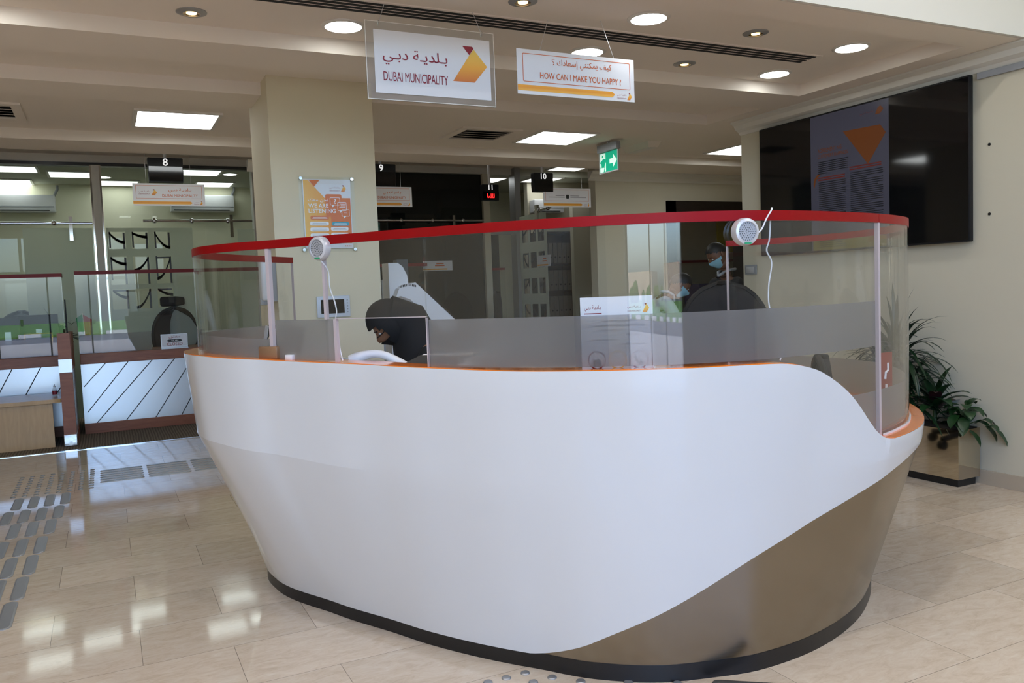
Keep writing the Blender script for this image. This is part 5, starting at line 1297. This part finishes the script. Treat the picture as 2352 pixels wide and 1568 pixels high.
def head_shape(b, c, R, s=1.0):
    """head with brow, nose, chin and ears; R turns face-forward (-Y) to where the person looks"""
    for v in bmesh.ops.create_uvsphere(b.bm, u_segments=28, v_segments=20, radius=1)['verts']:
        x, y, z = v.co; X, Y, Z = .076 * x, .096 * y, .118 * z
        if z < -.1:
            X *= 1 - .30 * min(1, (-z - .1) / .9); Y *= 1 - .10 * (-z)
            if y < 0: Y -= .012 * min(1, -z)
        if y > 0 and z > -.2: Y *= 1.06
        g = math.exp(-((x / .16) ** 2 + ((z + .10) / .20) ** 2)); 
        if y < -.5: Y -= .030 * g
        if y < -.6: Y += .007 * (math.exp(-(((abs(x) - .38) / .18) ** 2 + ((z - .12) / .13) ** 2)))
        if y < -.6: Y -= .008 * math.exp(-((x / .25) ** 2 + ((z + .48) / .09) ** 2))
        v.co = Vector(c) + R @ (Vector((X, Y, Z)) * s)
    for sx in (-1, 1):
        for v in bmesh.ops.create_uvsphere(b.bm, u_segments=10, v_segments=8, radius=1)['verts']:
            v.co = Vector(c) + R @ (Vector((sx * .078 + v.co.x * .010, .012 + v.co.y * .018, .0 + v.co.z * .031)) * s)
def face_bits(t, c, R, s=1.0):
    for sx in (-1, 1):
        b = MB(); b.ball(Vector(c) + R @ Vector((sx * .030, -.0805, .012)) * s, .0105 * s, 12, 8, (1, 1, .62)); part('eye', b, 'eye_white', t, True, False)
        b = MB(); b.ball(Vector(c) + R @ Vector((sx * .030, -.0875, .0095)) * s, .0056 * s, 10, 8); part('iris', b, 'hair_black', t, True, False)
        b = MB(); b.tube([Vector(c) + R @ Vector((sx * (.014 + .012 * k), -.093 + .004 * k, .034 + .003 * (1 - abs(k - 1)))) * s for k in range(3)], .003 * s, 6); part('eyebrow', b, 'hair_black', t, True, False)
def cap_part(name, c, R, m, t, grow, keep, s=1.0):
    """hair, mask or scarf: the head form grown a little and cut by keep(x, y, z)"""
    b = MB(); bmesh.ops.create_uvsphere(b.bm, u_segments=36, v_segments=26, radius=1)
    bmesh.ops.delete(b.bm, geom=[f for f in b.bm.faces if not keep(*f.calc_center_median())], context='FACES')
    for v in b.bm.verts:
        x, y, z = v.co; X, Y, Z = (.076 + grow) * x, (.096 + grow) * y, (.118 + grow) * z
        if z < -.1:
            X *= 1 - .28 * min(1, (-z - .1) / .9)
            if y < 0: Y -= .014 * min(1, -z)
        if y > 0 and z > -.2: Y *= 1.06
        if y < -.5: Y -= .022 * math.exp(-((x / .2) ** 2 + ((z + .12) / .25) ** 2))
        v.co = Vector(c) + R @ (Vector((X, Y, Z)) * s)
    bmesh.ops.solidify(b.bm, geom=b.bm.faces[:], thickness=.003)
    return part(name, b, m, t, True, False)
def hand(b, wrist, dirv, palm_n, s=1.0, curl=.5):
    """palm, four unequal bent fingers and a thumb from its side"""
    d = Vector(dirv).normalized(); n = Vector(palm_n).normalized(); side = d.cross(n).normalized(); w = Vector(wrist)
    b.tube([w, w + d * .035 * s, w + d * .085 * s], .024 * s, 10, rs=[.022 * s, .033 * s, .030 * s])
    for k, (off, L) in enumerate(((-.030, .064), (-.010, .075), (.011, .071), (.030, .055))):
        p = w + d * .08 * s + side * off * s; P = [p]; dd = d.copy()
        for j in range(3):
            dd = (dd + n * curl * .55).normalized(); p = p + dd * L * s / 3 * (1.15 - .15 * j); P.append(p)
        b.tube(P, .008 * s, 8, rs=[.0095 * s, .009 * s, .008 * s, .006 * s])
    p = w + d * .03 * s - side * .028 * s
    b.tube([p, p + (d * .4 - side + n * .3).normalized() * .03 * s, p + (d * .9 - side * 1.3 + n * .9).normalized() * .06 * s], .010 * s, 8, rs=[.013 * s, .010 * s, .007 * s])
def person(name_label, loc, rz, J, head_c, head_R, skin, top, legs_m, sleeves='long', lean=None):
    t = thing('person', name_label, 'person', loc, rz)
    E = [('hip', 'belly'), ('belly', 'chest'), ('chest', 'neck0'), ('neck0', 'neck1'), ('chest', 'shL'), ('shL', 'elL'), ('elL', 'wrL'), ('chest', 'shR'), ('shR', 'elR'), ('elR', 'wrR'),
         ('hip', 'thL'), ('thL', 'knL'), ('knL', 'anL'), ('anL', 'toL'), ('hip', 'thR'), ('thR', 'knR'), ('knR', 'anR'), ('anR', 'toR')]
    body = skinned('body', J, E, skin, t, 2, 'hip')
    bm = bmesh.new(); bm.from_mesh(body.data); mb = MB(); mb.bm.free(); mb.bm = bm
    head_shape(mb, head_c, head_R)
    mb.tube([J['neck1'][:3], Vector(head_c) + head_R @ Vector((0, .015, -.06))], .05, 12)
    for s in 'LR':
        d = Vector(J['wr' + s][:3]) - Vector(J['el' + s][:3]); hand(mb, J['wr' + s][:3], d, Vector((0, -.3, -1)), 1.0, .45)
    bm.to_mesh(body.data); bm.free()
    for p in body.data.polygons: p.use_smooth = True
    grow = lambda k, g: (*J[k][:3], *[r + g for r in J[k][3:]])
    T = {k: grow(k, .010) for k in ('hip', 'belly', 'chest', 'shL', 'elL', 'shR', 'elR')}
    nk = Vector(J['chest'][:3]).lerp(Vector(J['neck0'][:3]), .75); T['nk'] = (*nk, .072)
    e = [('hip', 'belly'), ('belly', 'chest'), ('chest', 'nk'), ('chest', 'shL'), ('shL', 'elL'), ('chest', 'shR'), ('shR', 'elR')]
    if sleeves == 'long':
        for s in 'LR':
            T['wr' + s] = (*(Vector(J['el' + s][:3]).lerp(Vector(J['wr' + s][:3]), .93)), .036); e.append(('el' + s, 'wr' + s))
    else:
        for s in 'LR': T['el' + s] = (*(Vector(J['sh' + s][:3]).lerp(Vector(J['el' + s][:3]), .75)), .055)
    skinned('shirt', T, e, top, t, 2, 'hip')
    G = {k: grow(k, .014) for k in ('hip', 'thL', 'knL', 'thR', 'knR')}
    for s in 'LR': G['an' + s] = (*J['an' + s][:3], .055)
    skinned('trousers', G, [('hip', 'thL'), ('thL', 'knL'), ('knL', 'anL'), ('hip', 'thR'), ('thR', 'knR'), ('knR', 'anR')], legs_m, t, 2, 'hip')
    for s in 'LR':
        a, c = Vector(J['an' + s][:3]), Vector(J['to' + s][:3]); b = MB(); b.tube([a + Vector((0, .05, -.05)), a + Vector((0, 0, -.045)), (a + c) / 2 + Vector((0, 0, -.02)), c + Vector((0, -.03, 0))], .04, 12, rs=[.035, .046, .044, .028]); part('shoe', b, 'shoe_black', t, True, False)
    return t
def rot(pitch=0, yaw=0, roll=0):
    """pitch > 0 bows the head forward, yaw > 0 turns it to the person's left"""
    return Matrix.Rotation(yaw, 3, 'Z') @ Matrix.Rotation(pitch, 3, 'X') @ Matrix.Rotation(roll, 3, 'Y')
STAND = dict(hip=(0, 0, .92, .15, .11), belly=(0, -.01, 1.10, .145, .105), chest=(0, -.02, 1.33, .165, .115), neck0=(0, -.02, 1.47, .062), neck1=(0, -.04, 1.52, .054),
             shL=(.18, -.02, 1.40, .065), elL=(.24, -.04, 1.12, .047), wrL=(.16, -.24, 1.02, .030), shR=(-.18, -.02, 1.40, .065), elR=(-.24, -.05, 1.12, .047), wrR=(-.10, -.26, 1.06, .030),
             thL=(.09, 0, .86, .090), knL=(.10, -.02, .48, .060), anL=(.10, .02, .09, .042), toL=(.11, -.13, .04, .035), thR=(-.09, 0, .86, .090), knR=(-.10, -.02, .48, .060), anR=(-.10, .02, .09, .042), toR=(-.11, -.13, .04, .035))
def standing_man():
    J = dict(STAND); hc = Vector((0, -.115, 1.635)); R = rot(.68, 0)
    t = person('person standing with bowed head in dark shirt and pale blue face mask', (5.66, 6.52, 0), math.radians(-96), J, hc, R, 'skin_brown', 'shirt_dark', 'trousers'); t.scale = (1.07, 1.07, 1.07)
    face_bits(t, hc, R)
    cap_part('hair', hc, R, 'hair_black', t, .010, lambda x, y, z: z > .28 + .5 * max(0, -y) - .75 * max(0, y))
    cap_part('face_mask', hc, R, 'mask_blue', t, .007, lambda x, y, z: y < -.25 and -.9 < z < -.02)
    b = MB(); 
    for s in (-1, 1): b.tube([(s * .0, -.105, 1.44), (s * .05, -.075, 1.475), (s * .075, -.02, 1.495), (s * .05, .05, 1.50)], .013, 8)
    part('collar', b, 'collar_grey', t, True, False)
    b = MB(); b.box(.05, .12, -.148, -.145, 1.345, 1.36); part('chest_badge', b, 'white_ink', t, False, False)
standing_man()
def bending_man():
    J = dict(STAND); J.update(belly=(0, -.07, 1.08, .145, .105), chest=(0, -.20, 1.26, .165, .115), neck0=(0, -.29, 1.37, .062), neck1=(0, -.33, 1.40, .054), shL=(.18, -.22, 1.33, .065), elL=(.25, -.34, 1.08, .047), wrL=(.15, -.53, .97, .030),
                             shR=(-.18, -.22, 1.33, .065), elR=(-.25, -.34, 1.08, .047), wrR=(-.13, -.53, .98, .030))
    hc = Vector((0, -.40, 1.465)); R = rot(.75, 0)
    t = person('person leaning forward in pale grey collared shirt and blue face mask', (4.78, 6.80, 0), math.radians(62), J, hc, R, 'skin_brown', 'shirt_white', 'trousers')
    face_bits(t, hc, R)
    cap_part('hair', hc, R, 'hair_black', t, .012, lambda x, y, z: z > .22 + .5 * max(0, -y) - .8 * max(0, y))
    cap_part('face_mask', hc, R, 'mask_blue', t, .007, lambda x, y, z: y < -.25 and -.9 < z < -.02)
    b = MB()
    for s in (-1, 1): b.tube([(0, -.335, 1.31), (s * .055, -.32, 1.37), (s * .078, -.27, 1.405), (s * .05, -.21, 1.41)], .013, 8)
    part('collar', b, 'shirt_white', t, True, False)
bending_man()
def seated_woman():
    J = dict(hip=(0, .10, .78, .17, .13), belly=(0, .04, .95, .15, .12), chest=(0, -.06, 1.12, .165, .12), neck0=(0, -.13, 1.24, .06), neck1=(0, -.16, 1.27, .054), shL=(.17, -.07, 1.18, .065), elL=(.24, -.16, .92, .048), wrL=(.14, -.38, .80, .028),
             shR=(-.17, -.07, 1.18, .065), elR=(-.24, -.16, .92, .048), wrR=(-.12, -.38, .80, .028), thL=(.10, .03, .76, .095), knL=(.12, -.36, .74, .065), anL=(.12, -.34, .30, .042), toL=(.12, -.47, .26, .034), thR=(-.10, .03, .76, .095), knR=(-.12, -.36, .74, .065), anR=(-.12, -.34, .30, .042), toR=(-.12, -.47, .26, .034))
    hc = Vector((0, -.24, 1.335)); R = rot(.85, 0)
    t = person('person in black headscarf and robe bending down at the desk beside the slot', (1.62, 4.26, 0), math.radians(-98), J, hc, R, 'skin_tan', 'abaya', 'abaya')
    face_bits(t, hc, R)
    cap_part('headscarf', hc, R, 'abaya', t, .026, lambda x, y, z: not (y < -.55 and z < .42))
    cap_part('face_mask', hc, R, 'mask_black', t, .008, lambda x, y, z: y < -.3 and -.85 < z < -.22)
    b = MB(); b.tube([hc + R @ Vector((0, .03, .05)), hc + R @ Vector((0, .07, -.06)), (0, -.10, 1.20), (0, -.05, 1.10)], .1, 16, rs=[.10, .115, .14, .19]); part('scarf_drape', b, 'abaya', t, True, False)
    b = MB(); b.tube([hc + R @ Vector((-.078, .02, .01)), hc + R @ Vector((-.07, -.08, .012)), hc + R @ Vector((0, -.108, .008)), hc + R @ Vector((.07, -.08, .012)), hc + R @ Vector((.078, .02, .01))], .003, 6); part('spectacles', b, 'black_plastic', t, True, False)
    s = thing('stool', 'dark high stool under the person in the headscarf', 'stool', (1.62 - .10 * math.sin(math.radians(-98)) , 4.26 + .10 * math.cos(math.radians(-98)), 0))
    b = MB(); b.lathe([(.17, .58), (.19, .60), (.19, .64), (.17, .66)], n=28); part('seat', b, 'charcoal', s, True, False)
    b = MB(); b.cyl((0, 0, .02), (0, 0, .58), .028, 14); part('stem', b, 'dull_steel', s, True, False)
    b = MB(); b.lathe([(.20, 0), (.20, .015), (.03, .03)], n=28); part('base', b, 'dull_steel', s, True, False)
seated_woman()

# ------------------------------------------------------------------ tactile paving set in the floor
def bar_proto(L, w, h=.006):
    b = MB(); n = 8; P = []
    for cx, a0 in ((L / 2 - w / 2, -PI / 2), (-L / 2 + w / 2, PI / 2)):
        P += [(cx + w / 2 * math.cos(a0 + PI * i / n), w / 2 * math.sin(a0 + PI * i / n)) for i in range(n + 1)]
    q = [(x * (1 - .012 / L), y * (1 - .26)) for x, y in P]; m = len(P)
    b.add([(*p, 0) for p in P] + [(*p, h * .45) for p in P] + [(*p, h) for p in q], [(i, (i + 1) % m, m + (i + 1) % m, m + i) for i in range(m)] + [(m + i, m + (i + 1) % m, 2 * m + (i + 1) % m, 2 * m + i) for i in range(m)] + [tuple(range(2 * m, 3 * m))])
    return b
def stamp(proto, spots, label, cat, group, rz=0):
    for i, (x, y) in enumerate(spots):
        o = proto if i == 0 else proto.copy()
        if i: COL.objects.link(o)
        o.location = (x, y, 0); o.rotation_euler = (0, 0, rz); o['label'] = label; o['category'] = cat; o['group'] = group
p = part('guide_bar', bar_proto(.40, .066), 'dull_steel', None)
sp = []
for r, (x0, y) in enumerate(((-.365, 7.25), (-.395, 6.80), (-.425, 6.38), (-.455, 5.92), (-.480, 5.49), (-.500, 5.06), (-.520, 4.64))):
    sp += [(x0 - .108 * k, y) for k in range(6) if x0 - .108 * k > -.30 - .0695 * y + .02]
stamp(p, sp, 'wide steel floor guide bar in the path along the left edge', 'floor marker', 'wide steel guide bars on the marble floor', PI / 2)
p = part('guide_bar', bar_proto(.345, .045), 'dull_steel', None)
stamp(p, [(x, 7.72 + .101 * k) for x in (.045, .425, .80) for k in range(6)], 'long narrow steel floor bar running toward the reception desk', 'floor marker', 'long narrow steel floor bars')
b = MB(); b.lathe([(.019, 0), (.019, .002), (.0155, .0055), (.012, .006), (.001, .006)], n=18)
p = part('floor_stud', b, 'dull_steel', None, True)
stamp(p, [(-.19 - .079 * c + .0 * k, 7.53 + .103 * k) for c in range(8) for k in range(9)], 'small round steel floor stud in the field by the long bars', 'floor marker', 'steel floor studs in the left field')
b = MB(); b.lathe([(.0185, 0), (.0185, .002), (.0155, .0055), (.012, .006), (.001, .006)], n=24)
p = part('floor_stud', b, 'dull_steel', None, True)
stamp(p, [(1.298, 2.806), (1.380, 2.805), (1.452, 2.719), (1.372, 2.722), (1.222, 2.81), (1.530, 2.636), (1.679, 2.535), (1.831, 2.436)], 'round steel floor stud in front of the desk at the bottom edge', 'floor marker', 'steel floor studs in front of the desk')
p = part('guide_bar', bar_proto(.30, .05, .008), 'dark_grey', None, True); tag(p, 'dark floor bar touching the desk base at the bottom edge', 'floor marker'); p.location = (2.06, 2.28, 0); p.rotation_euler = (0, 0, math.radians(-38))
